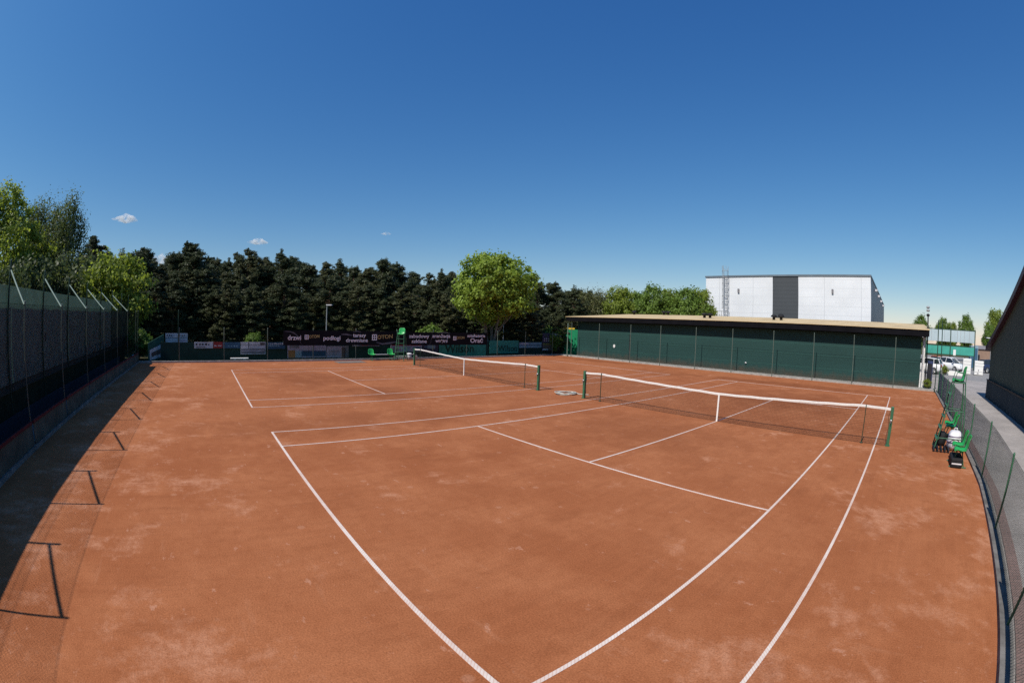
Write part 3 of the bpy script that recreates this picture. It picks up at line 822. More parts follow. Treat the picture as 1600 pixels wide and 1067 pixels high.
def make_umpire(label):
    root = empty('umpire_chair', (0, 0, 0), label, 'umpire chair', 'tall green umpire chairs')
    bucket_seat(MB(), 0, 0, 1.92, .46, .42, .40).build('seat', M['plastic_green'], root)
    a = MB(); a.rbox((-.20, -.24, 1.86), (.24, .24, 1.895), .008); a.build('platform', M['greenmetal'], root)
    for sy in (-1, 1):
        l = MB(); l.bar((-.60, sy * .36, 0), (-.20, sy * .24, 1.86), .022, 8); l.build('leg', M['greenmetal'], root)
        l = MB(); l.bar((.40, sy * .36, 0), (.22, sy * .24, 1.86), .022, 8); l.build('leg', M['greenmetal'], root)
        l = MB(); l.tube([(.22, sy * .26, 1.88), (.24, sy * .27, 2.12), (-.10, sy * .28, 2.16), (-.20, sy * .27, 1.88)], .014, 8); l.build('armrest', M['greenmetal'], root)
    for i in range(5):
        t = (i + 1) / 6
        s = MB(); x = -.60 + .40 * t; hw = .36 - .12 * t
        s.rbox((x - .06, -hw, 1.86 * t - .012), (x + .05, hw, 1.86 * t + .012), .005); s.build('step', M['greenmetal'], root)
    for sy in (-1, 1):
        for (xa, xb, ys, zs) in ((-.53, .37, .34, .35), (-.36, .295, .29, 1.1)):
            c = MB(); c.bar((xa, sy * ys, zs), (xb, sy * ys, zs), .014, 6); c.build('crossbar', M['greenmetal'], root)
    c = MB(); c.bar((.37, -.34, .35), (.37, .34, .35), .014, 6); c.build('crossbar', M['greenmetal'], root)
    return root
u1 = make_umpire('tall green umpire chair beside the near net by the right fence')
u1.location = (8.10, .55, 0)
u2 = copy_tree(u1); u2.location = (-23.5, .42, 0); u2.rotation_euler = (0, 0, R(140)); u2['label'] = 'tall green umpire chair in front of the black banners at the far fence'

# ------------------------------------------------------------------ things by the near umpire chair
def blob_bag(name, c, sx, sy, sz, mat, label, cat, stripes=None, seed=1):
    r = np.random.default_rng(seed); nu, nv = 28, 16
    vs = []; fs = []
    for i in range(nv + 1):
        ph = math.pi * i / nv
        for j in range(nu):
            th = 2 * math.pi * j / nu
            k = 1 + .06 * math.sin(3 * th + seed) * math.sin(2 * ph) + .05 * math.sin(5 * th + 2 * ph)
            x = sx / 2 * k * math.copysign(abs(math.sin(ph)) ** .6, 1) * math.copysign(abs(math.cos(th)) ** .8, math.cos(th))
            y = sy / 2 * k * abs(math.sin(ph)) ** .6 * math.copysign(abs(math.sin(th)) ** .8, math.sin(th))
            z = sz * (.5 + .5 * math.copysign(abs(math.cos(ph)) ** .75, math.cos(ph)))
            vs.append((c[0] + x, c[1] + y, c[2] + z))
    for i in range(nv):
        for j in range(nu):
            fs.append((i * nu + j, (i + 1) * nu + j, (i + 1) * nu + (j + 1) % nu, i * nu + (j + 1) % nu))
    root = empty(name, c, label, cat)
    m = MB(); m.add(vs, fs, True); m.build('bag_body', mat, root)
    for zz, m_ in (stripes or []):
        pts = []
        for j in range(28):
            th = 2 * math.pi * j / 28
            ph = math.acos(max(-1, min(1, math.copysign(abs(2 * zz - 1) ** (1 / .75), 2 * zz - 1))))
            k = 1.03 + .06 * math.sin(3 * th + seed) * math.sin(2 * ph) + .05 * math.sin(5 * th + 2 * ph)
            pts.append((c[0] + sx / 2 * k * abs(math.sin(ph)) ** .6 * math.copysign(abs(math.cos(th)) ** .8, math.cos(th)), c[1] + sy / 2 * k * abs(math.sin(ph)) ** .6 * math.copysign(abs(math.sin(th)) ** .8, math.sin(th)), c[2] + sz * zz))
        q = MB(); q.tube(pts, .012, 6, True); q.build('strap', m_, root)
    h = MB(); h.tube([(c[0] - .06, c[1] - .02, c[2] + sz * .97), (c[0] - .05, c[1], c[2] + sz * 1.12), (c[0] + .05, c[1], c[2] + sz * 1.12), (c[0] + .06, c[1] + .02, c[2] + sz * .97)], .012, 6)
    h.build('handle', mat, root)
    return root
M['bagwhite'] = pm('white_bag_plastic', (.72, .70, .72), .5, .1, 5)
M['strap'] = pm('purple_strap', (.10, .07, .16), .7, .2, 5)
blob_bag('bag', (8.22, .52, 0), .52, .60, .55, M['bagwhite'], 'plump white bag with dark straps on the clay under the umpire chair', 'bag', [(.45, M['strap']), (.75, M['strap'])], 2)
blob_bag('bag', (7.80, .95, 0), .34, .42, .42, M['black'], 'small black bag left of the plump white bag', 'bag', None, 4)
sb = empty('bag', (8.10, -1.30, 0), 'long black sports bag under the nearest green twin seats', 'bag')
q = MB(); q.rbox((7.92, -1.66, .0), (8.30, -.92, .25), .05); q.build('bag_body', M['black'], sb)
q = MB(); q.bbox((7.95, -1.668, .10), (8.26, -1.661, .13)); q.build('stripe', M['bagwhite'], sb)
q = MB(); q.tube([(8.1, -1.5, .25), (8.11, -1.42, .30), (8.11, -1.18, .30), (8.1, -1.1, .25)], .012, 6); q.build('handle', M['black'], sb)
gq = empty('slatted_grate', (7.72, .22, 0), 'dark slatted scraper on the clay at the foot of the near umpire chair', 'grate')  # dark slats on rails, lying on the clay
for i in range(5):
    q = MB(); q.rbox((7.46 + i * .13, -.05, .02), (7.52 + i * .13, .48, .10), .008); q.build('slat', M['blackpaint'], gq)
for y in (.02, .40):
    q = MB(); q.bbox((7.45, y, 0.002), (8.05, y + .04, .018)); q.build('rail', M['blackpaint'], gq)

# coil of hose between the nets
cl = MB(); pts = []
for i in range(120):
    t = i / 119 * 2 * math.pi * 4.2
    rr_ = .36 + .05 * math.sin(t * .37) + .03 * math.sin(t * 1.7)
    pts.append((-7.05 + rr_ * math.cos(t), .15 + rr_ * 1.05 * math.sin(t) + .05 * math.sin(t * .5), .02 + .016 * (i / 30) + .012 * math.sin(t * 2.3)))
pts += [(-6.75 + .1 * i, .45 + .05 * i, .03) for i in range(1, 6)]
cl.tube(pts, .017, 7)
M['hose'] = pm('pale_grey_hose', (.50, .50, .44), .6, .2, 5)
tag(cl.build('hose_coil', M['hose'], None, (-7, .15, 0)), 'loose coil of pale hose lying on clay between the two nets', 'hose')
# mat on the clay, white tubs at the far side
M['mat'] = pm('grey_rubber_mat', (.16, .14, .125), .9, .3, 4)
q = MB(); q.rbox((-23.75, -4.6, .001), (-22.55, -2.6, .016), .004)
tag(q.build('mat', M['mat'], None, (-23.2, -3.6, 0)), 'flat grey mat on the clay by the far fence below podłogi', 'mat')
tb = empty('bucket', (-23.75, 1.72, 0), 'white bucket on the clay right of the far umpire chair', 'bucket', 'white tubs at the far fence')
q = MB(); q.lathe((-23.75, 1.72, 0), [(0, .0), (.13, 0), (.16, .30), (.17, .31), (.15, .31), (.12, .02), (0, .02)], 18); q.build('tub', M['white'], tb)
q = MB(); q.tube([(-23.75, 1.72 + .165 * math.cos(t), .30 + .12 * math.sin(t)) for t in np.linspace(0, math.pi, 9)], .005, 6); q.build('handle', M['grey'], tb)
tb = empty('bin', (-23.95, 1.3, 0), 'white lidded bin just left of the white bucket', 'bin', 'white tubs at the far fence')
q = MB(); q.lathe((-23.95, 1.3, 0), [(0, .0), (.15, 0), (.19, .40), (0, .40)], 18); q.build('tub', M['grey'], tb)
q = MB(); q.lathe((-23.95, 1.3, .40), [(0, .0), (.22, 0), (.22, .05), (.12, .10), (0, .11)], 18); q.build('lid', M['white'], tb)
# low white rail for brushes beside the chair
rk = empty('rail_rack', (-23.9, .55, 0), 'low white rail rack below the far umpire chair', 'rack')
q = MB(); q.bar((-23.9, -.05, .26), (-23.9, 1.05, .26), .018, 8); q.build('rail', M['white'], rk)
for i in range(7):
    q = MB(); q.bar((-23.9, .0 + i * .16, 0), (-23.9, .0 + i * .16, .26), .012, 6); q.build('post', M['dkgreen'], rk)

# ------------------------------------------------------------------ right fence x = 8.8
XR = 8.80
rr_ = empty('chain_link_fence', (XR, 0, 0), 'low green chain-link fence along the right kerb beside the grey paving', 'fence')
ry = [-14.9, -11.9, -8.75, -5.68, -2.45, .62, 3.7, 6.8, 9.9, 13.0, 16.0]
fence_run(rr_, (XR, 16.6, 0), (0, -1, 0), 16.6 + 2.9, 1.24, [16.6 - y for y in ry if y > -3], M['greenmetal'], M['greywire'], .06, .024, pitch=.055, r=.0026)
fence_run(rr_, (XR, -2.9, 0), (-.057, -1, 0), 19, 1.24, [-2.9 - y for y in ry if y < -3] + [15.1, 18.2], M['greenmetal'], M['greywire'], .06, .024, pitch=.055, r=.0026)
# tall poles at the corner
for (x, y, lab) in ((8.62, 16.75, 'tall thin steel pole at the back right court corner, left of its twin'), (9.0, 17.6, 'tall thin steel pole at the back right court corner, right of its twin')):
    q = MB(); q.bar((x, y, -.05), (x, y, 4.25), .035, 10); q.lathe((x, y, 4.25), [(.04, -.02), (.04, .01), (0, .03)], 10); q.box((x, y, .0), (.16, .16, .02))
    tag(q.build('pole', M['dkgreen'], None, (x, y, 0)), lab, 'pole', 'tall poles at the back right corner')

# ------------------------------------------------------------------ long hall at the back, its fence
YB = 18.10
YFB = 16.97
lb = empty('long_hall', (-8, YB, 0), 'long low green tennis hall with a tan roof along the back court', 'hall')
M['greenwall'] = pm('dark_green_wall_sheet', (.014, .054, .049), .75, .12, .6, 0, streak=(.3, 1, 1.4))
def splash(m, col, z0, z1):
    # clay splashed up the foot of a wall
    nt = m.node_tree; p = [n for n in nt.nodes if n.type == 'BSDF_PRINCIPLED'][0]
    src = p.inputs['Base Color'].links[0].from_socket; w = worldpos(nt)
    sep = N(nt, 'ShaderNodeSeparateXYZ'); L(nt, w, sep.inputs[0])
    a = N(nt, 'ShaderNodeMath', operation='MULTIPLY_ADD'); L(nt, noise(nt, w, 2.2, 8, .7), a.inputs[0]); a.inputs[1].default_value = 1.1; L(nt, sep.outputs[2], a.inputs[2])
    b = N(nt, 'ShaderNodeMath', operation='MULTIPLY'); L(nt, ramp(nt, a.outputs[0], z1 + .55, z0 + .55), b.inputs[0]); b.inputs[1].default_value = .55
    L(nt, mixc(nt, b.outputs[0], src, col), p.inputs['Base Color'])
splash(M['greenwall'], (.10, .055, .035), .1, .6)
q = MB(); q.bbox((-23.0, YB, -.06), (7.45, 37.0, 3.22)); q.build('wall', M['greenwall'], lb)
M['seam'] = pm('pale_green_seam', (.026, .088, .076), .7, .1, 3)
for z in (.75, 1.62, 2.3):
    q = MB(); q.bbox((-22.9, YB - .006, z), (7.3, YB + .002, z + .035)); q.build('seam', M['seam'], lb)
q = MB(); q.prism([(-23.9, 17.42, 3.26), (-23.9, 17.42, 3.64), (-23.9, 27.5, 4.28), (-23.9, 37.6, 3.64), (-23.9, 37.6, 3.26)], (31.9, 0, 0))
M['fascia'] = pm('black_fascia', (.005, .005, .007), .8, .3, 2, spec=.1)
rfm = q.build('roof', M['fascia'], lb)
q = MB(); q.prism([(-23.95, 17.36, 3.645), (-23.95, 27.5, 4.290), (-23.95, 37.6, 3.645), (-23.95, 37.6, 3.68), (-23.95, 27.5, 4.33), (-23.95, 17.36, 3.68)], (32.0, 0, 0))
q.build('roof_sheet', M['roof'], lb)
q = MB(); q.bbox((7.46, YB - .10, -.05), (7.78, YB + .15, 1.05)); q.bbox((7.55, YB - .08, 1.05), (7.75, YB + .10, 3.2)); q.build('corner_post', M['white'], lb)
q = MB(); q.bar((7.60, YB - .16, 0), (7.60, YB - .16, 3.0), .04, 10); q.tube([(7.60, YB - .16, 2.95), (7.58, YB - .3, 3.1), (7.5, 17.45, 3.24)], .04, 10); q.build('downpipe', M['grey'], lb)
dr = MB(); dr.bbox((-17.75, YB - .03, .08), (-16.9, YB - .004, 2.25)); d_ = dr.build('door', M['greenwall'], lb)
fr = MB(); fr.bbox((-9.0 + .0, 0, 0), (-8.9, 0.001, .01))
q = MB(); q.bbox((-16.9 + 8, -.05, .08), (-16.82 + 8, -.004, 2.3)); child(d_, 'frame', q, M['blackpaint'])
q = MB()
q.add([(-18.55 + 8 + .11 * math.cos(t), -.045, 1.2 + .15 * math.sin(t)) for t in np.linspace(0, 2 * math.pi, 17)[:-1]] + [(-18.55 + 8 + .11 * math.cos(t), -.004, 1.2 + .15 * math.sin(t)) for t in np.linspace(0, 2 * math.pi, 17)[:-1]],
      [tuple(range(16))] + [(i, 16 + i, 16 + (i + 1) % 16, (i + 1) % 16) for i in range(16)])
child(d_, 'round_sign', q, M['white'])
q = MB(); q.lathe((-6.05, YB - .06, .72), [(0, -.06), (.05, -.05), (.06, 0), (.05, .05), (0, .06)], 10); q.build('wall_lamp', M['clearlamp'], lb)
def vent(x, y):
    z = 3.68 + (min(y, 27.5) - 17.36) / (27.5 - 17.36) * .65
    q = MB(); q.lathe((x, y, z - .02), [(0, .0), (.12, 0), (.12, .24), (.27, .26), (.27, .33), (.16, .42), (0, .43)], 12)
    q.build('roof_vent', M['black'], lb)
for x, y in ((-22.3, 26.2), (-18.9, 26.8), (-18.35, 26.8), (-11.5, 21.6), (-10.95, 21.6), (-5.6, 25.5), (-5.15, 21.9), (-4.5, 21.9)): vent(x, y)
rb = empty('chain_link_fence', (-8, YFB, 0), 'chain-link fence with thin tall posts before the green hall wall', 'fence')
by = [-22.7, -19.4, -16.0, -13.05, -9.85, -6.78, -3.55, -.5, 2.44, 5.5]
fence_run(rb, (-24.3, YFB, 0), (1, 0, 0), 32.6, 3.02, [x + 24.3 for x in by], M['postgrey'], M['wire'], .14, .026, pitch=.09, r=.0014, rails=(1.6,))
q = MB(); q.bar((-23.1, YFB - .1, 0), (-23.1, YFB - .1, 3.0), .045, 10); q.lathe((-23.1, YFB - .1, 3.0), [(.05, -.02), (.05, .02), (0, .03)], 10)
tag(q.build('pole', M['palegreen'], None, (-23.1, YFB, 0)), 'pale grey pole at the left corner of the green hall', 'pole')
# bright green wall left of the hall
M['brightgreen'] = pm('bright_green_board', (.012, .23, .10), .6, .12, 1.0)
gw = empty('green_board_wall', (-24.4, 19.0, 0), 'bright green board wall with a yellow top left of the hall', 'wall')
q = MB(); q.bbox((-26.2, 19.4, -.06), (-23.05, 19.5, 2.45)); q.build('panel', M['brightgreen'], gw)
q = MB(); q.bbox((-26.2, 19.38, 2.452), (-24.6, 19.52, 2.62)); q.build('top_strip', pm('yellow_trim', (.60, .42, .05), .6, .1, 3), gw)
# floodlight pole at right corner of the hall
ap = empty('camera_pole', (7.95, 18.9, 0), 'dark pole with stacked floodlights at the right corner of the green hall', 'pole')
q = MB(); q.bar((7.95, 18.9, -.05), (7.95, 18.9, 4.6), .05, 10); q.build('mast', M['black'], ap)
for z in (4.55, 4.85, 5.05):
    q = MB(); q.lathe((7.95, 18.9, z), [(0, 0), (.12, .02), (.14, .12), (.05, .18), (0, .18)], 10); q.build('lamp', M['black'] if z < 4.6 else M['grey'], ap)
# black tarp bin and little plant by the corner
q = MB(); q.rbox((8.05, 18.2, -.05), (8.45, 18.7, 1.75), .03); o = tag(q.build('cabinet', M['navyp'], None, (8.2, 18.5, 0)), 'dark upright cabinet beside the white corner of the hall', 'cabinet')
q = MB(); q.bbox((-.14, -.31, .3), (.2, -.302, 1.6)); child(o, 'door', q, M['darkp'])

# ------------------------------------------------------------------ white hall far behind
wh = empty('warehouse', (-11, 46, 0), 'big white warehouse with a dark grey vertical band behind the hall', 'warehouse')
M['wpanel'] = ribbed('white_ribbed_cladding', (.70, .71, .73), .5, 2, .5, .03, (0, 5.2, .05, (.55, .56, .58)))
M['dpanel'] = ribbed('dark_grey_ribbed_cladding', (.062, .068, .075), .5, 2, .5, .12)
M['spanel'] = ribbed('side_ribbed_cladding', (.20, .21, .23), 1.1, 1, .5, .5, (1, 13, .7, (.09, .09, .1)))
ytop = 10.3
q = MB(); q.add([(-23.0, 45, -.06), (1.34, 45, -.06), (.55, 97, -.06), (-23.0, 97, -.06), (-23.0, 45, ytop), (1.34, 45, ytop), (.55, 97, ytop), (-23.0, 97, ytop)],
    [(1, 2, 6, 5), (2, 3, 7, 6), (3, 0, 4, 7)])
q.build('side_wall', M['spanel'], wh)
q = MB(); q.bbox((-23.0, 44.95, -.06), (-12.67, 45.1, ytop)); q.build('front_wall', M['wpanel'], wh)
q = MB(); q.bbox((-8.92, 44.95, -.06), (1.34, 45.1, ytop)); q.build('front_wall', M['wpanel'], wh)
q = MB(); q.bbox((-12.668, 44.97, -.06), (-8.922, 45.08, ytop)); q.build('dark_panel', M['dpanel'], wh)
q = MB(); q.add([(-23.1, 44.85, ytop), (1.44, 44.85, ytop), (.65, 97.1, ytop), (-23.1, 97.1, ytop), (-23.1, 44.85, ytop + .22), (1.44, 44.85, ytop + .22), (.65, 97.1, ytop + .22), (-23.1, 97.1, ytop + .22)],
    [(0, 3, 2, 1), (4, 5, 6, 7), (0, 1, 5, 4), (1, 2, 6, 5), (2, 3, 7, 6), (3, 0, 4, 7)])
q.build('roof', pm('grey_parapet', (.13, .16, .19), .5, .1, 1), wh)
for x in (-17.8, -4.05):
    q = MB(); q.rbox((x - .13, 44.76, 8.15), (x + .13, 44.94, 8.70), .03); q.build('wall_lamp', M['greyp'], wh)
for y in (54, 63, 73, 84):
    x = 1.34 - (y - 45) * .0152
    q = MB(); q.rbox((x + .02, y - .3, ytop - .9), (x + .5, y + .3, ytop - .6), .03); q.build('wall_lamp', M['whitep'], wh)
# caged ladder on its front
ld = MB(); xl = -19.7; yl = 44.75
for s in (-.28, .28): ld.bar((xl + s, yl, 4.4), (xl + s, yl, 11.5), .03, 6)
zz = 4.5
while zz < 10.3:
    ld.bar((xl - .28, yl, zz), (xl + .28, yl, zz), .018, 5); zz += .3
ladder = ld.build('ladder', M['grey'], wh)
cg = MB(); ox, oy = xl + 11, yl - 46
zz = 6.0
while zz < 11.8:
    cg.tube([(ox + .42 * math.cos(t), oy - .15 + .7 * math.sin(t), zz) for t in np.linspace(math.pi, 2 * math.pi, 9)], .03, 5); zz += .85
for t in np.linspace(math.pi, 2 * math.pi, 5): cg.bar((ox + .42 * math.cos(t), oy - .15 + .7 * math.sin(t), 6.0), (ox + .42 * math.cos(t), oy - .15 + .7 * math.sin(t), 11.8), .024, 5)
child(ladder, 'cage', cg, M['grey'])
pf = MB(); pf.bbox((ox - 1.4, oy - 1.2, 4.3), (ox + .5, oy + .1, 4.4))
for x in (-1.4, -.75, -.1, .5):
    for y in (-1.2, ): pf.bar((ox + x, oy + y, 4.4), (ox + x, oy + y, 5.6), .035, 5)
for z in (5.0, 5.6):
    pf.bar((ox - 1.4, oy - 1.2, z), (ox + .5, oy - 1.2, z), .035, 5); pf.bar((ox - 1.4, oy - 1.2, z), (ox - 1.4, oy + .1, z), .035, 5); pf.bar((ox + .5, oy - 1.2, z), (ox + .5, oy + .1, z), .035, 5)
child(ladder, 'platform', pf, M['grey'])

# ------------------------------------------------------------------ dark hall on the right
XH2 = 12.62; YC = 16.6
rh = empty('dark_hall', (XH2 + 5, 0, 0), 'dark green hall with a maroon sloping roof edge at the right', 'hall')
M['dkhall'] = pm('dark_green_hall_cladding', (.085, .10, .075), .8, .12, .5, 0, spec=.1, streak=(1, 2.5, .3))
M['plinth'] = pm('dark_slate_plinth', (.040, .052, .058), .8, .15, .5, 0, spec=.1, streak=(1, 2.5, .3))
def hz(y): return 2.78 + (YC - y) * .30
ridge = -8.0
q = MB(); q.prism([(XH2 + .12, YC, 1.0), (XH2 + .12, YC, hz(YC)), (XH2 + .12, ridge, hz(ridge)), (XH2 + .12, 2 * ridge - YC, hz(YC)), (XH2 + .12, 2 * ridge - YC, 1.0)], (30, 0, 0))
q.build('wall', M['dkhall'], rh)
q = MB(); q.bbox((XH2, 2 * ridge - YC - .1, -.06), (XH2 + 30, YC + .12, .98)); q.build('plinth', M['plinth'], rh)
q = MB(); q.bbox((XH2 - .04, 2 * ridge - YC - .14, .982), (XH2 + 30, YC + .16, 1.04)); q.build('ledge', pm('brown_ledge', (.05, .03, .022), .6, .15, 2), rh)
q = MB(); q.prism([(XH2 - .22, YC + .45, hz(YC + .45)), (XH2 - .22, ridge, hz(ridge)), (XH2 - .22, 2 * ridge - YC - .45, hz(YC + .45)), (XH2 - .22, 2 * ridge - YC - .45, hz(YC + .45) + .26), (XH2 - .22, ridge, hz(ridge) + .26), (XH2 - .22, YC + .45, hz(YC + .45) + .26)], (31, 0, 0))
q.build('roof', M['maroon'], rh)
q = MB(); q.bbox((XH2 + .02, 6.3, 2.05), (XH2 + .10, 6.65, 2.5)); q.build('wall_plate', M['greyp'], rh)

# ------------------------------------------------------------------ car park things
def make_car(name, loc, rz, paint, label):
    """saloon/estate about 4.3 m long, nose along +x"""
    root = empty(name, (0, 0, 0), label, 'car', 'cars parked beyond the courts')
    Lh, W = 2.15, .88
    # lofted body: stations (x, half width, z bottom, z beltline)
    st = [(-2.15, .70, .42, .80), (-2.08, .80, .30, .98), (-1.7, .86, .24, 1.02), (-.6, .88, .22, 1.0), (.7, .88, .22, .97), (1.35, .86, .24, .92), (1.85, .80, .28, .82), (2.10, .70, .34, .68), (2.17, .60, .42, .58)]
    vs = []; fs = []
    for x, w, z0, z1 in st:
        for (k, zf) in ((-.9, 0), (-1, .25), (-1, .62), (-.93, .93), (-.82, 1), (.82, 1), (.93, .93), (1, .62), (1, .25), (.9, 0)):
            vs.append((x, w * k, z0 + (z1 - z0) * zf))
    n = 10
    for i in range(len(st) - 1):
        for j in range(n): fs.append((i * n + j, i * n + (j + 1) % n, (i + 1) * n + (j + 1) % n, (i + 1) * n + j))
    fs.append(tuple(reversed(range(n)))); fs.append(tuple((len(st) - 1) * n + j for j in range(n)))
    m = MB(); m.add(vs, fs, True); m.build('body', paint, root)
    # cabin: roof and pillars, glass between
    gl = [(-1.95, .70, .98), (-1.72, .63, 1.40), (-.2, .62, 1.47), (.45, .60, 1.40), (1.2, .72, .95)]
    lowx = [(-2.0, .74), (-1.72, .78), (-.2, .78), (.45, .78), (1.25, .74)]
    vs = []; fs = []
    for (x, w, z), (xl_, wl) in zip(gl, lowx): vs += [(xl_, -wl, .96), (x, -w, z), (x, w, z), (xl_, wl, .96)]
    for i in range(4):
        for j in range(3): fs.append((i * 4 + j, i * 4 + j + 1, (i + 1) * 4 + j + 1, (i + 1) * 4 + j))
    fs += [(3, 2, 1, 0), (16, 17, 18, 19)]
    m = MB(); m.add(vs, fs); m.build('windows', M['carglass'], root)
    m = MB()
    m.add([(-1.74, -.62, 1.40), (-.2, -.61, 1.48), (.43, -.59, 1.41), (.43, .59, 1.41), (-.2, .61, 1.48), (-1.74, .62, 1.40), (-1.74, -.6, 1.44), (-.2, -.58, 1.515), (.40, -.56, 1.445), (.40, .56, 1.445), (-.2, .58, 1.515), (-1.74, .6, 1.44)],
          [(6, 7, 10, 11), (7, 8, 9, 10), (0, 1, 7, 6), (1, 2, 8, 7), (2, 3, 9, 8), (3, 4, 10, 9), (4, 5, 11, 10), (5, 0, 6, 11)])
    for s in (-1, 1):
        for a, b in (((-1.98, s * .745, .97), (-1.73, s * .635, 1.42)), ((-.25, s * .785, .97), (-.2, s * .625, 1.48)), ((.47, s * .605, 1.42), (1.22, s * .73, .96)), ((-1.2, s * .785, .97), (-1.15, s * .63, 1.44))):
            m.bar(a, b, .035, 5)
    m.build('roof', paint, root)
    for sx in (-1.3, 1.32):
        for sy in (-1, 1):
            m = MB(); prof = [(.22, -.10), (.31, -.10), (.33, -.06), (.33, .06), (.31, .10), (.22, .10)]
            vs = []; fs = []
            for r_, y in prof:
                for k in range(18):
                    t = 2 * math.pi * k / 18; vs.append((sx + r_ * math.cos(t), sy * .80 + y, .33 + r_ * math.sin(t)))
            for i in range(len(prof) - 1):
                for k in range(18): fs.append((i * 18 + k, i * 18 + (k + 1) % 18, (i + 1) * 18 + (k + 1) % 18, (i + 1) * 18 + k))
            m.add(vs, fs, True); wl = m.build('wheel', M['tyre'], root)
            m = MB()
            m.add([(sx + .22 * math.cos(2 * math.pi * k / 18), sy * .80 + sy * .09, .33 + .22 * math.sin(2 * math.pi * k / 18)) for k in range(18)], [tuple(range(18))])
            for k in range(5):
                t = 2 * math.pi * k / 5; m.bar((sx, sy * .895, .33), (sx + .22 * math.cos(t), sy * .895, .33 + .22 * math.sin(t)), .025, 5)
            child(wl, 'rim', m, M['chrome'])
    for sy in (-1, 1):
        m = MB(); m.rbox((2.0, sy * .56 - .14, .60), (2.135, sy * .56 + .14, .72), .02); m.build('headlight', M['clearlamp'], root)
        m = MB(); m.rbox((-2.18, sy * .66 - .10, .72), (-2.04, sy * .66 + .13, .98), .02); m.build('tail_light', M['redlamp'], root)
        m = MB(); m.rbox((.95, sy * .93 - .08, .96), (1.07, sy * .93 + .08, 1.08), .02); m.build('mirror', paint, root)
    m = MB(); m.bbox((-2.2, -.26, .52), (-2.17, .26, .64)); m.build('number_plate', M['white'], root)
    root.location = loc; root.rotation_euler = (0, 0, rz)
    return root
make_car('parked_car', (12.6, 42.5, -.034), R(-38), M['carwhite'], 'white hatchback in the car park under the teal screen')
make_car('parked_car', (8.9, 36.0, -.034), R(160), M['carwhite'], 'white car half hidden by the hall corner with red tail light')
make_car('parked_car', (19.4, 45.5, -.034), R(20), M['carblue'], 'dark blue car by the maroon-edged hall, behind the white panels')
make_car('parked_car', (11.2, 47.5, -.034), R(75), M['carred'], 'orange-red car just behind the white hatchback')
# white upright panels
def white_panel(x0, x1, y, h, label, seed):
    o = empty('white_cabinet', ((x0 + x1) / 2, y, -.034), label, 'cabinet', 'white cabinets in the car park')
    q = MB(); q.rbox((x0, y - .0, .02), (x1, y + .5, h), .03); q.build('casing', M['white'], o)
    for zl in (.30, h * .62, h * .82):
        q = MB(); q.bbox((x0 + .05, y - .012, zl), (x1 - .05, y - .002, zl + .02)); q.build('panel_line', M['greyp'], o)
    w = x1 - x0
    q = MB(); q.bbox((x0 + .42 * w, y - .014, h * .28), (x0 + .5 * w, y - .003, h * .4)); q.build('lock', M['greyp'], o)
    q = MB(); q.bbox((x0 + .3 * w, y - .014, .12), (x0 + .5 * w, y - .003, .22)); q.build('vent', M['greyp'], o)
    q = MB(); q.bbox((x0 + .03, y + .05, -.034), (x1 - .03, y + .45, .018)); q.build('base', M['dkconcrete'], o)
white_panel(13.9, 15.0, 38.6, 1.56, 'taller white cabinet in the car park, left of two', 1)
white_panel(15.5, 16.7, 38.6, 1.42, 'shorter white cabinet in the car park, right of two', 2)
# court screen of pale panels above teal cloth
sc = empty('court_screen', (13.2, 48, 0), 'pale panel screen above a teal cloth on dark steel posts', 'screen')
M['palepanel'] = pm('pale_panel', (.44, .52, .54), .4, .12, .5)
M['tealc'] = pm('bright_teal_cloth', (.055, .33, .255), .7, .12, 1)
for i, (a, b) in enumerate(((9.45, 13.1), (13.2, 16.95))):
    q = MB(); q.bbox((a, 48, 3.18), (b, 48.05, 4.58)); q.build('pale_panel', M['palepanel'], sc)
    q = MB(); q.bbox((a, 48, 1.68), (b, 48.05, 2.66)); q.build('teal_cloth', M['tealc'], sc)
for x in (10.2, 11.2, 12.2, 14.2, 14.7, 15.3, 16.1):
    q = MB(); q.bbox((x - .02, 47.96, 3.18), (x + .02, 47.998, 4.58)); q.build('batten', M['grey'], sc)
for x in (9.4, 13.15, 17.0):
    q = MB(); q.bbox((x - .07, 47.93, -.05), (x + .07, 48.09, 4.75)); q.build('post', M['dkgreen'], sc)
for z in (4.62, 2.70, 1.62):
    for a, b in ((9.47, 13.08), (13.22, 16.93)):
        q = MB(); q.bbox((a, 47.95, z), (b, 48.06, z + .06)); q.build('rail', M['dkgreen'], sc)
# verge, sign, hut, lamp
q = MB(); q.rbox((10.3, 35.2, -.05), (13.6, 35.5, .38), .03); tag(q.build('low_wall', M['white'], None, (12, 35.3, 0)), 'low white wall at the edge of the car park before the hatchback', 'wall')
sg = empty('road_sign', (12.9, 40.5, -.03), 'small white sign on a post in front of the teal cloth', 'sign')
q = MB(); q.bar((12.9, 40.5, -.03), (12.9, 40.5, 1.75), .025, 8); q.build('post', M['grey'], sg)
q = MB(); q.rbox((12.72, 40.44, 1.75), (13.08, 40.48, 2.35), .015); q.build('plate', M['white'], sg)
bh = empty('brick_hut', (20.5, 62, 0), 'small orange brick hut far behind the car park', 'hut')
M['brick'] = paving_material('orange_brick', (.42, .17, .09), (.36, .14, .075), .5, .25, (.3, .2, .15))
q = MB(); q.bbox((19.6, 60, -.05), (22.2, 63, 2.5)); q.build('wall', M['brick'], bh)
q = MB(); q.prism([(19.4, 59.8, 2.5), (19.4, 61.5, 3.0), (19.4, 63.2, 2.5)], (3.0, 0, 0)); q.build('roof', M['greyp'], bh)
q = MB(); q.bbox((19.75, 59.97, -.04), (20.2, 59.998, 1.7)); q.build('door', M['darkp'], bh)
cn = empty('blue_container', (18.9, 55, 0), 'pale blue container left of the brick hut', 'container')
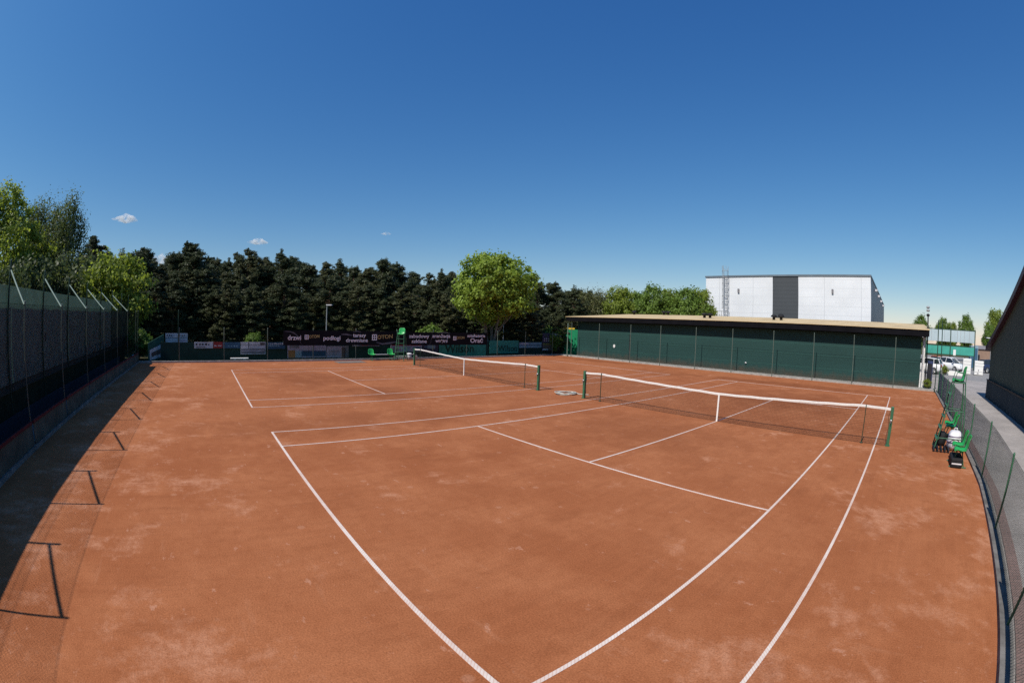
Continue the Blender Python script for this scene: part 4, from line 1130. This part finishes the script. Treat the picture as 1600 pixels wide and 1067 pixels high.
q = MB(); q.rbox((17.6, 55, -.04), (18.9, 57, 2.9), .04); q.build('shell', M['skyp'], cn)
for a in (17.7, 18.3):
    q = MB(); q.bbox((a, 54.97, 0), (a + .5, 54.998, 2.6)); q.build('door', M['dblue'], cn)
def street_lamp(x, y, h, label, arm=(.5, -.1), m_='grey'):
    o = empty('street_lamp', (x, y, 0), label, 'street lamp', 'street lamps')
    q = MB(); q.bar((x, y, -.06), (x, y, h - .15), .06, 10, .04); q.lathe((x, y, -.06), [(.1, 0), (.1, .5), (.06, .55)], 12)
    q.tube([(x, y, h - .16), (x + arm[0] * .1, y + arm[1] * .1, h - .03), (x + arm[0] * .5, y + arm[1] * .5, h)], .03, 8); q.build('pole', M[m_], o)
    q = MB(); ca = math.atan2(arm[1], arm[0]); q.box((x + arm[0] * .55, y + arm[1] * .55, h + .02), (.62, .26, .09), ca); q.build('lamp_head', M['whitep'], o)
street_lamp(19.3, 46.5, 3.9, 'curved-arm street lamp beside the brick hut', (-.9, -.3))

CAM = V((6.09085, -13.60703, 2.89553))
def polar(az, d): return (CAM.x + d * math.sin(R(az)), CAM.y + d * math.cos(R(az)))
x, y = polar(-74.2, 45); street_lamp(x, y, 4.15, 'grey street lamp behind the black banner in front of pines', (.35, .35))
x, y = polar(-51.85, 46); street_lamp(x, y, 3.6, 'pale street lamp between the maple trunks', (.2, .3), 'whitep')

# ------------------------------------------------------------------ trees
def leaf_mesh(name, cen, size, aspect, mat, up=.0, rng=NPR, droop=0.0, out=None, coh=1.6):
    n = len(cen)
    d = rng.normal(size=(n, 3)) * .75; d[:, 2] += up * 2
    if out is not None: d += out / (np.linalg.norm(out, axis=1)[:, None] + 1e-6) * coh
    d /= np.linalg.norm(d, axis=1)[:, None]
    a = rng.normal(size=(n, 3))
    if droop: a[:, 2] -= droop * 3
    a -= d * (a * d).sum(1)[:, None]; a /= np.linalg.norm(a, axis=1)[:, None]
    b = np.cross(d, a)
    s = size * rng.uniform(.6, 1.35, n)[:, None]
    u = a * s * .5; v = b * s * .5 * aspect
    # pointed leaf-like quads: long tips, narrow shoulders
    co = np.stack([cen - u, cen - u * .1 - v, cen + u, cen - u * .1 + v], 1).reshape(-1, 3)
    me = bpy.data.meshes.new(name)
    me.vertices.add(4 * n); me.loops.add(4 * n); me.polygons.add(n)
    me.vertices.foreach_set('co', co.ravel())
    me.loops.foreach_set('vertex_index', np.arange(4 * n, dtype=np.int32))
    me.polygons.foreach_set('loop_start', np.arange(0, 4 * n, 4, dtype=np.int32))
    me.polygons.foreach_set('loop_total', np.full(n, 4, np.int32))
    me.materials.append(mat); me.update(); me.validate()
    return me
def limb(mb, p0, p1, r0, r1, bend=.12, seg=5, rng=NPR):
    p0, p1 = np.array(p0, float), np.array(p1, float)
    L_ = np.linalg.norm(p1 - p0); off = rng.normal(size=3) * L_ * bend; pts = []; rs = []
    for i in range(seg + 1):
        t = i / seg
        pts.append(tuple(p0 + (p1 - p0) * t + off * math.sin(math.pi * t) * .6)); rs.append(r0 + (r1 - r0) * t)
    mb.tube(pts, rs, 7)
def new_variant(trunk_mb, bark, leaf_me):
    root = bpy.data.objects.new('tree_variant', None)
    tm = bpy.data.meshes.new('trunk'); tm.from_pydata(trunk_mb.v, [], trunk_mb.f); tm.polygons.foreach_set('use_smooth', trunk_mb.s); tm.materials.append(bark)
    return tm, leaf_me
def plant_tree(name, var, loc, s, rz, label, group=None, cat='tree', sz=None, parts=('trunk', 'crown')):
    o = empty(name, loc, label, cat, group, rz); o.scale = (s, s, sz or s)
    for nm, me in zip(parts, var):
        c = bpy.data.objects.new(nm, me); COL.objects.link(c); c.parent = o
    return o

def deciduous(h, cw, cz0, clumps, per, size, mat, bark, seed, stems=1, spread=.5, cr=.55, gap=.35, droop=0.0, shape='round', aspect=.75, tr=.16):
    rng = np.random.default_rng(seed)
    mb = MB(); cz = (h + cz0) / 2; rz = (h - cz0) / 2
    cs = []
    while len(cs) < clumps:
        p = rng.uniform(-1, 1, 3)
        rr = np.linalg.norm(p)
        if rr > 1 or rr < gap: continue
        if shape == 'dome': k = 1.0 if p[2] < -.2 else 1.0
        wob = 1 + .18 * math.sin(3.1 * math.atan2(p[1], p[0]) + seed) + .12 * math.sin(5 * p[2] + seed)
        q = np.array([p[0] * cw / 2 * wob, p[1] * cw / 2 * wob, cz + p[2] * rz])
        if shape == 'dome' and p[2] < 0: q[2] = cz + p[2] * rz * .8
        if shape == 'tall': q[:2] *= (1.0 - .35 * max(0, p[2]))
        cs.append(q)
    cs = np.array(cs)
    tops = []
    for i in range(stems):
        a = 2 * math.pi * i / stems + rng.uniform(0, 1)
        lean = spread * (stems > 1)
        top = np.array([math.cos(a) * lean * cw * .28, math.sin(a) * lean * cw * .28, cz0 + (h - cz0) * .45])
        base = np.array([math.cos(a) * .12 * (stems > 1), math.sin(a) * .12 * (stems > 1), -.1])
        limb(mb, base, top, tr if stems > 1 else tr * 1.4, tr * .4, .04, 7, rng); tops.append((base, top))
    for q in cs[:: max(1, len(cs) // 46)]:
        b, t = tops[int(np.argmin([np.linalg.norm((tt - q)[:2]) for _, tt in tops]))]
        f = min(.98, max(.3, (q[2] - 1.2) / max(1e-3, (t[2] - b[2])) * .7))
        st = b + (t - b) * f
        limb(mb, st, q, tr * .32, .012, .10, 4, rng)
    P = []; O = []; cen_ = np.array([0, 0, cz])
    for q in cs:
        r = cr * rng.uniform(.6, 1.3)
        g = rng.normal(size=(per, 3)) * r * .55
        if droop: g[:, 2] *= 1 + droop * 2.0; g[:, 2] -= abs(droop) * rng.uniform(0, 1.2, per)
        else: g[:, 2] *= .75
        P.append(q + g); O.append(g / r + (q - cen_) / np.linalg.norm(q - cen_) * .55)
    P = np.concatenate(P); O = np.concatenate(O); k_ = P[:, 2] > .1; P = P[k_]; O = O[k_]
    return new_variant(mb, bark, leaf_mesh('crown', P, size, aspect, mat, .2, rng, droop, O))

def pine(h, seed, mat):
    rng = np.random.default_rng(seed); mb = MB()
    lean = rng.normal(size=2) * .25
    limb(mb, (0, 0, -.1), (lean[0], lean[1], h * .97), .20, .04, .012, 8, rng)
    P = []; O = []
    def clump(c, sp, m_):
        g = rng.normal(size=(m_, 3)); g /= np.linalg.norm(g, axis=1)[:, None]
        g *= (rng.uniform(.2, 1.25, m_) ** .7)[:, None]
        g[:, 2] = np.where(g[:, 2] < 0, g[:, 2] * .55, g[:, 2])
        P.append(c + g * np.array([sp, sp, sp * .72])); O.append(g + np.array([0, 0, .25]))
    z = h * rng.uniform(.06, .14)
    while z < h * .97:
        f = z / h
        reach = (1.75 + 1.0 * rng.uniform(-.7, 1)) * (1.0 if f < .62 else max(.20, 1.0 - ((f - .62) / .38) ** 1.5)) * (h / 12) * (.8 + .4 * min(1, f * 2))
        nb = rng.integers(3, 6)
        for k_ in range(nb):
            a = rng.uniform(0, 2 * math.pi); rr = reach * rng.uniform(.5, 1.2)
            b0 = np.array([lean[0] * f, lean[1] * f, z]); b1 = b0 + np.array([math.cos(a) * rr, math.sin(a) * rr, rng.uniform(-.05, .5) + .2 * rr * (f > .6)])
            limb(mb, b0, b1, .05 * (1.1 - f) + .012, .01, .08, 3, rng)
            for t in (.4, .72, 1.0):
                if rng.uniform() < .08: continue
                sp = (.34 + .16 * t) * (h / 12) * rng.uniform(.6, 1.35) * (1.0 if f < .8 else .7)
                clump(b0 + (b1 - b0) * t + rng.normal(size=3) * .12, sp, int(175 * sp / .42))
                if rng.uniform() < .45:   # an upright shoot
                    q0 = b0 + (b1 - b0) * t + rng.normal(size=3) * .18; sh_ = rng.uniform(.25, .6)
                    g = rng.normal(size=(26, 3)) * np.array([.09, .09, .0]); g[:, 2] = rng.uniform(.1, sh_ + .1, 26)
                    P.append(q0 + g); O.append(g * np.array([4, 4, .6]))
        z += rng.uniform(.32, .62) * h / 12
    clump(np.array([lean[0], lean[1], h * .97]), .32, 70)
    P = np.concatenate(P); O = np.concatenate(O)
    return new_variant(mb, M['pinebark'], leaf_mesh('crown', P, .225, .36, mat, .1, rng, 0.0, O, 1.3))
M['pineleaf'] = leafmat('pine_needles', (.062, .074, .031), (.058, .076, .02), .4, .18)
M['pineleaf2'] = leafmat('olive_pine_needles', (.088, .092, .038), (.072, .086, .022), .4, .18)
M['maple'] = leafmat('lime_maple_leaves', (.225, .305, .042), (.33, .44, .045), .28, .40)
M['lime'] = leafmat('yellow_green_leaves', (.21, .26, .045), (.36, .44, .05), .33, .5)
M['birch'] = leafmat('olive_birch_leaves', (.10, .125, .045), (.15, .19, .045), .33, .4)
M['midgreen'] = leafmat('mid_green_leaves', (.13, .20, .035), (.19, .30, .04), .35, .38)
M['olive'] = leafmat('dull_olive_leaves', (.13, .135, .05), (.16, .17, .045), .35, .35)
pines = [pine(12, 100 + i, M['pineleaf'] if i % 3 else M['pineleaf2']) for i in range(6)]

prof_az = [-107.5, -106, -103.2, -98.8, -96, -93.2, -91, -89.7, -87, -84.6, -82, -80.4, -77, -74, -71.7, -69, -67.6, -65, -62, -58.6, -54, -50, -47.9, -45.3, -43, -41]
prof_el = [9.3, 8.75, 7.0, 7.7, 6.2, 8.7, 8.2, 7.4, 7.4, 7.9, 7.0, 7.7, 6.9, 6.8, 7.0, 6.6, 7.4, 6.9, 5.7, 6.1, 5.5, 5.2, 5.2, 5.3, 4.9, 4.6]
def elp(az): return float(np.interp(az, prof_az, prof_el))
PG = 'pines of the wood behind the far fence'
PLAB = 'dark green pine standing in the dense pine wood behind the far fence'
special = {-106: 'tall dark pine just right of the big birch at the left', -98.8: 'ragged dark pine behind the lime bush at the left', -93.2: 'broad dark pine, tallest of the left half of the wood',
           -84.6: 'pointed dark pine right of the broad tallest pine', -80.4: 'narrow dark pine left of the black banner', -67.6: 'dark pine with a forked top left of the maple',
           -58.6: 'dark pine peeking out left of the maple crown', -47.9: 'dark pine just right of the maple crown', -45.3: 'last dark pine left of the green hall roof'}
def put_pine(az, d, el, i, label=PLAB):
    h = CAM.z + d * math.tan(R(el)); x, y = polar(az, d)
    s = h / 12
    plant_tree('pine_tree', pines[i % 6], (x, y, -.06), s * RND.uniform(1.15, 1.45), RND.uniform(0, 6.28), label, PG, sz=s)
i = 0
for az, lab in special.items():
    put_pine(az, RND.uniform(54, 60), elp(az) - .05, i, lab); i += 1
az = -107.0
while az < -41:
    if min(abs(az - a) for a in special) > 1.1:
        put_pine(az, RND.uniform(50, 62), elp(az) - RND.uniform(.0, 1.0), i); i += 1
    az += RND.uniform(1.5, 2.2)
az = -104.0
while az < -42:
    put_pine(az, RND.uniform(46, 50), elp(az) - RND.uniform(2.0, 3.8), i); i += 1
    az += RND.uniform(1.5, 2.3)
az = -106.0
while az < -42:
    put_pine(az, RND.uniform(68, 80), elp(az) - RND.uniform(.2, 1.2), i); i += 1
    az += RND.uniform(1.5, 2.2)

# maple in the middle
vm = deciduous(9.15, 7.1, 3.0, 270, 95, .24, M['maple'], M['greybark'], 5, 3, .62, .60, .38, 0, 'round', .8, .15)
x, y = polar(-53.3, 41.5)
plant_tree('maple_tree', vm, (x, y, -.06), 1.0, 1.9, 'bright lime green maple with a round crown behind the far fence', None)
# left group
v1 = deciduous(15, 10.5, 3.5, 300, 90, .28, M['lime'], M['bark'], 21, 3, .5, .75, .3, 0, 'tall', .75, .2)
x, y = polar(-119.0, 44); plant_tree('deciduous_tree', v1, (x, y, -.06), .92, .4, 'tall airy yellow-green tree at the left photo edge', 'leafy trees behind the left fence')
v2 = deciduous(15.0, 8.0, 4.0, 230, 95, .24, M['birch'], M['birchbark'], 22, 2, .35, .6, .3, .55, 'tall', .6, .17)
x, y = polar(-110.6, 47); plant_tree('birch_tree', v2, (x, y, -.06), .93, .9, 'tall olive birch with hanging twigs right of the yellow-green tree', 'leafy trees behind the left fence')
x, y = polar(-114.0, 50); plant_tree('birch_tree', v2, (x, y, -.06), .93, 2.9, 'thin olive birch between the yellow-green tree and tall birch', 'leafy trees behind the left fence')
v3 = deciduous(7.2, 6.2, .8, 190, 80, .26, M['lime'], M['bark'], 23, 4, .5, .6, .3, 0, 'dome', .75, .10)
x, y = polar(-102.3, 39); plant_tree('lime_bush', v3, (x, y, -.06), 1.06, .0, 'round lime green bushy tree above the far end of the left fence', 'leafy trees behind the left fence')
v4 = deciduous(7.0, 7.5, .3, 190, 80, .27, M['birch'], M['bark'], 24, 4, .5, .75, .2, 0, 'dome', .7, .10)
for k_, (az, d, s, lab) in enumerate(((-109, 42, 1.15, 'dark leafy undergrowth tree below the tall birch'), (-114.5, 41, 1.1, 'dark leafy undergrowth tree left of the one below the birch'), (-120.5, 36, .95, 'dark leafy undergrowth tree at the left photo edge'))):
    x, y = polar(az, d); plant_tree('undergrowth_tree', v4, (x, y, -.06), s, k_ * 1.3, lab, 'dark undergrowth trees behind the left fence')
# shrubs under the wood
v5 = deciduous(2.6, 2.4, .2, 70, 60, .22, M['midgreen'], M['bark'], 25, 3, .5, .4, .2, 0, 'dome', .7, .05)
for k_, (az, d, s, lab) in enumerate(((-98.9, 33.8, .75, 'small leafy green shrub in the far left corner behind the floodlight'), (-83.6, 39, .62, 'light green sapling left of the black banner under the pines'),
                                      (-60.8, 43, .95, 'olive shrub above aranżacja under the pines'), (-45.6, 46, 1.0, 'leafy shrub above the tall poster board'))):
    x, y = polar(az, d); plant_tree('shrub', v5, (x, y, -.06), s, k_ * .9, lab, 'shrubs under the pine wood', 'shrub')
# row behind the long hall
v6 = deciduous(8.5, 6.0, 2.0, 190, 75, .27, M['midgreen'], M['bark'], 26, 1, .4, .62, .25, 0, 'round', .75, .14)
v7 = deciduous(8.5, 6.4, 2.0, 150, 70, .27, M['lime'], M['bark'], 27, 1, .4, .62, .25, 0, 'round', .75, .14)
v8 = deciduous(8.0, 6.0, 2.0, 110, 60, .24, M['olive'], M['bark'], 28, 2, .4, .7, .2, .1, 'round', .6, .12)
row = ((-41.2, 56, 4.75, v8, 'bare-twigged olive tree left of the lime row behind the hall'), (-39.2, 58, 4.7, v8, 'second olive tree at the left of the row behind the hall'), (-37.2, 55, 5.3, v7, 'lime green tree behind the left part of the hall roof'),
       (-35.2, 57, 4.8, v6, 'mid green tree between the two lime trees behind the roof'), (-33.2, 55, 5.75, v6, 'tallest pointed green tree behind the hall roof'), (-31.2, 57, 5.2, v7, 'lime green tree right of the tallest pointed tree'),
       (-29.0, 55, 5.5, v6, 'bushy green tree left of the warehouse'), (-27.2, 57, 5.4, v7, 'lime green tree touching the left warehouse edge'))
for k_, (az, d, el, vv, lab) in enumerate(row):
    x, y = polar(az, d); h = CAM.z + d * math.tan(R(el)); hh = 8.3 if vv is v8 else 8.8
    plant_tree('deciduous_tree', vv, (x, y, -.06), h / hh * (.72 if k_ % 3 else .9), k_ * 1.1, lab, 'green trees behind the hall roof', sz=h / hh)
for k_, (az, d, el, vv, lab) in enumerate(((2.3, 92, 3.3, v6, 'small tree behind the floodlight pole of the hall'), (5.4, 95, 3.1, v6, 'small tree behind the left half of the pale screen'), (6.7, 99, 2.6, v7, 'lower tree behind the middle of the pale screen'), (8.7, 95, 3.55, v6, 'small twin-topped tree behind the right half of the pale screen'),
                                          (13.0, 84, 4.3, v7, 'yellow-green tree beside the maroon roof edge'), (12.2, 78, 2.6, v6, 'low tree behind the brick hut'), (-1.2, 130, 1.9, v8, 'tiny far tree right of the warehouse'))):
    x, y = polar(az, d); h = CAM.z + d * math.tan(R(el)); hh = 8.3 if vv is v8 else 8.8
    plant_tree('deciduous_tree', vv, (x, y, -.06), h / hh * .66, k_ * 1.7, lab, 'far trees beyond the car park', sz=h / hh)
x, y = 8.15, 17.75
v9 = deciduous(1.0, .8, .05, 26, 40, .10, M['lime'], M['bark'], 31, 3, .5, .14, .2, 0, 'dome', .6, .02)
plant_tree('shrub', v9, (x, y, 0), .75, 0, 'tiny yellow-green shrub at the white corner of the hall', None, 'shrub')
plant_tree('shrub', v9, (11.2, 35.0, -.03), 1.0, 1, 'low green shrub at the white wall of the car park', None, 'shrub')

# ------------------------------------------------------------------ clouds
def cloud_mat():
    m, nt, out = nodes('thin_cloud')
    pv = N(nt, 'ShaderNodeVolumePrincipled'); L(nt, pv.outputs[0], out.inputs['Volume'])
    pv.inputs['Color'].default_value = (1, 1, 1, 1); pv.inputs['Anisotropy'].default_value = .0
    n1 = noise(nt, objpos(nt), .045, 5, .6)
    mm = N(nt, 'ShaderNodeMath', operation='MULTIPLY'); L(nt, ramp(nt, n1, .42, .66), mm.inputs[0]); mm.inputs[1].default_value = .09
    L(nt, mm.outputs[0], pv.inputs['Density'])
    return m
M['cloud'] = cloud_mat()
def cloud(az, el, wdeg, hdeg, label, seed, d=1600):
    rng = np.random.default_rng(seed)
    x, y = polar(az, d); z = CAM.z + d * math.tan(R(el)); W = d * math.tan(R(wdeg)); H = d * math.tan(R(hdeg))
    import bmesh
    right = V((math.cos(R(az)), -math.sin(R(az)), 0)); fwd = V((math.sin(R(az)), math.cos(R(az)), 0))
    bm = bmesh.new(); bmesh.ops.create_icosphere(bm, subdivisions=4, radius=1)
    for v_ in bm.verts:
        c = v_.co; k = 1 + .25 * math.sin(4 * c.x + seed) * math.sin(3 * c.y + seed) + .2 * math.sin(9 * c.x + 2 * seed) * math.cos(7 * c.z)
        zz = c.z * H / 2 * (1.25 if c.z > 0 else .6) * k * (1.2 - .7 * abs(c.x - .25))
        v_.co = right * (c.x * W / 2) + fwd * (c.y * W / 4) + V((0, 0, zz))
    me = bpy.data.meshes.new('cloud'); bm.to_mesh(me); bm.free(); me.materials.append(M['cloud'])
    o = bpy.data.objects.new('cloud', me); COL.objects.link(o); o.location = (x, y, z)
    return tag(o, label, 'cloud', 'small white clouds')
cloud(-102.0, 10.9, 3.9, .95, 'largest white cloud, right of the tall birch', 1)
cloud(-83.7, 8.95, 2.9, .75, 'small white cloud above the pointed pine left of centre', 2)
cloud(-96.6, 6.3, 3.4, 1.3, 'low white cloud behind the left pine tops', 3)
cloud(-67.2, 10.6, 1.5, .35, 'tiny white wisp of cloud near the middle of the sky', 4)
cloud(-105.0, 7.7, 1.6, .5, 'tiny white wisp of cloud low right of the birch', 5)

# ------------------------------------------------------------------ camera
f_px = 714.43394
yaw, pitch, roll = -0.88539, -0.04037, 0.03209
f = V((math.sin(yaw) * math.cos(pitch), math.cos(yaw) * math.cos(pitch), math.sin(pitch)))
r = V((math.cos(yaw), -math.sin(yaw), 0)); u = r.cross(f)
c_, s_ = math.cos(roll), math.sin(roll)
r, u = c_ * r + s_ * u, -s_ * r + c_ * u
cam = bpy.data.cameras.new('camera'); co = bpy.data.objects.new('camera', cam); COL.objects.link(co)
co.matrix_world = Matrix(((r.x, u.x, -f.x, CAM.x), (r.y, u.y, -f.y, CAM.y), (r.z, u.z, -f.z, CAM.z), (0, 0, 0, 1)))
cam.type = 'PANO'; cam.sensor_width = 36.0; cam.sensor_fit = 'HORIZONTAL'
tgt = cam if hasattr(cam, 'panorama_type') else cam.cycles
tgt.panorama_type = 'FISHEYE_EQUISOLID'
tgt.fisheye_lens = f_px * 36 / 1600
tgt.fisheye_fov = math.pi
cam.clip_start = .05; cam.clip_end = 6000
SC.camera = co

# ------------------------------------------------------------------ light
sh = V((-.015, .85, -1)).normalized()
sun = bpy.data.lights.new('sun', 'SUN'); sun.energy = 4.6; sun.angle = R(.53); sun.color = (1.0, .95, .87)
so = bpy.data.objects.new('sun', sun); COL.objects.link(so)
so.rotation_euler = sh.to_track_quat('-Z', 'Y').to_euler()
el = math.asin(-sh.z); az = math.atan2(-sh.x, -sh.y)
w = bpy.data.worlds.new('World'); SC.world = w; w.use_nodes = True
nt = w.node_tree
for n in list(nt.nodes): nt.nodes.remove(n)
sky = nt.nodes.new('ShaderNodeTexSky'); sky.sky_type = 'NISHITA'; sky.sun_disc = False
sky.sun_elevation = el; sky.sun_rotation = az
sky.altitude = 100; sky.air_density = 1.0; sky.dust_density = .2; sky.ozone_density = 3.0
bg = nt.nodes.new('ShaderNodeBackground'); bg.inputs[1].default_value = .125
ou = nt.nodes.new('ShaderNodeOutputWorld')
sp = nt.nodes.new('ShaderNodeSeparateColor'); cb = nt.nodes.new('ShaderNodeCombineColor')
hs = nt.nodes.new('ShaderNodeHueSaturation'); hs.inputs['Saturation'].default_value = 1.22
nt.links.new(sky.outputs[0], hs.inputs['Color']); nt.links.new(hs.outputs[0], sp.inputs[0])
K = .125   # deep clear spring sky: per-channel response of the sky model
for i, (gain, power) in enumerate(((.80, 1.05), (.71, .85), (.715, .57))):
    m1 = nt.nodes.new('ShaderNodeMath'); m1.operation = 'MULTIPLY'; m1.inputs[1].default_value = K
    m2 = nt.nodes.new('ShaderNodeMath'); m2.operation = 'POWER'; m2.inputs[1].default_value = power
    m3 = nt.nodes.new('ShaderNodeMath'); m3.operation = 'MULTIPLY'; m3.inputs[1].default_value = gain / K
    nt.links.new(sp.outputs[i], m1.inputs[0]); nt.links.new(m1.outputs[0], m2.inputs[0]); nt.links.new(m2.outputs[0], m3.inputs[0]); nt.links.new(m3.outputs[0], cb.inputs[i])
nt.links.new(cb.outputs[0], bg.inputs[0]); nt.links.new(bg.outputs[0], ou.inputs[0])

SC.render.engine = 'CYCLES'
SC.view_settings.view_transform = 'Standard'
SC.view_settings.look = 'None'
SC.view_settings.exposure = 0.0
SC.view_settings.gamma = 1.0
SC.cycles.volume_bounces = 6; SC.cycles.max_bounces = 8; SC.cycles.diffuse_bounces = 3; SC.cycles.transmission_bounces = 4; SC.cycles.transparent_max_bounces = 8
SC.cycles.use_denoising = False
SC.cycles.sample_clamp_indirect = 8
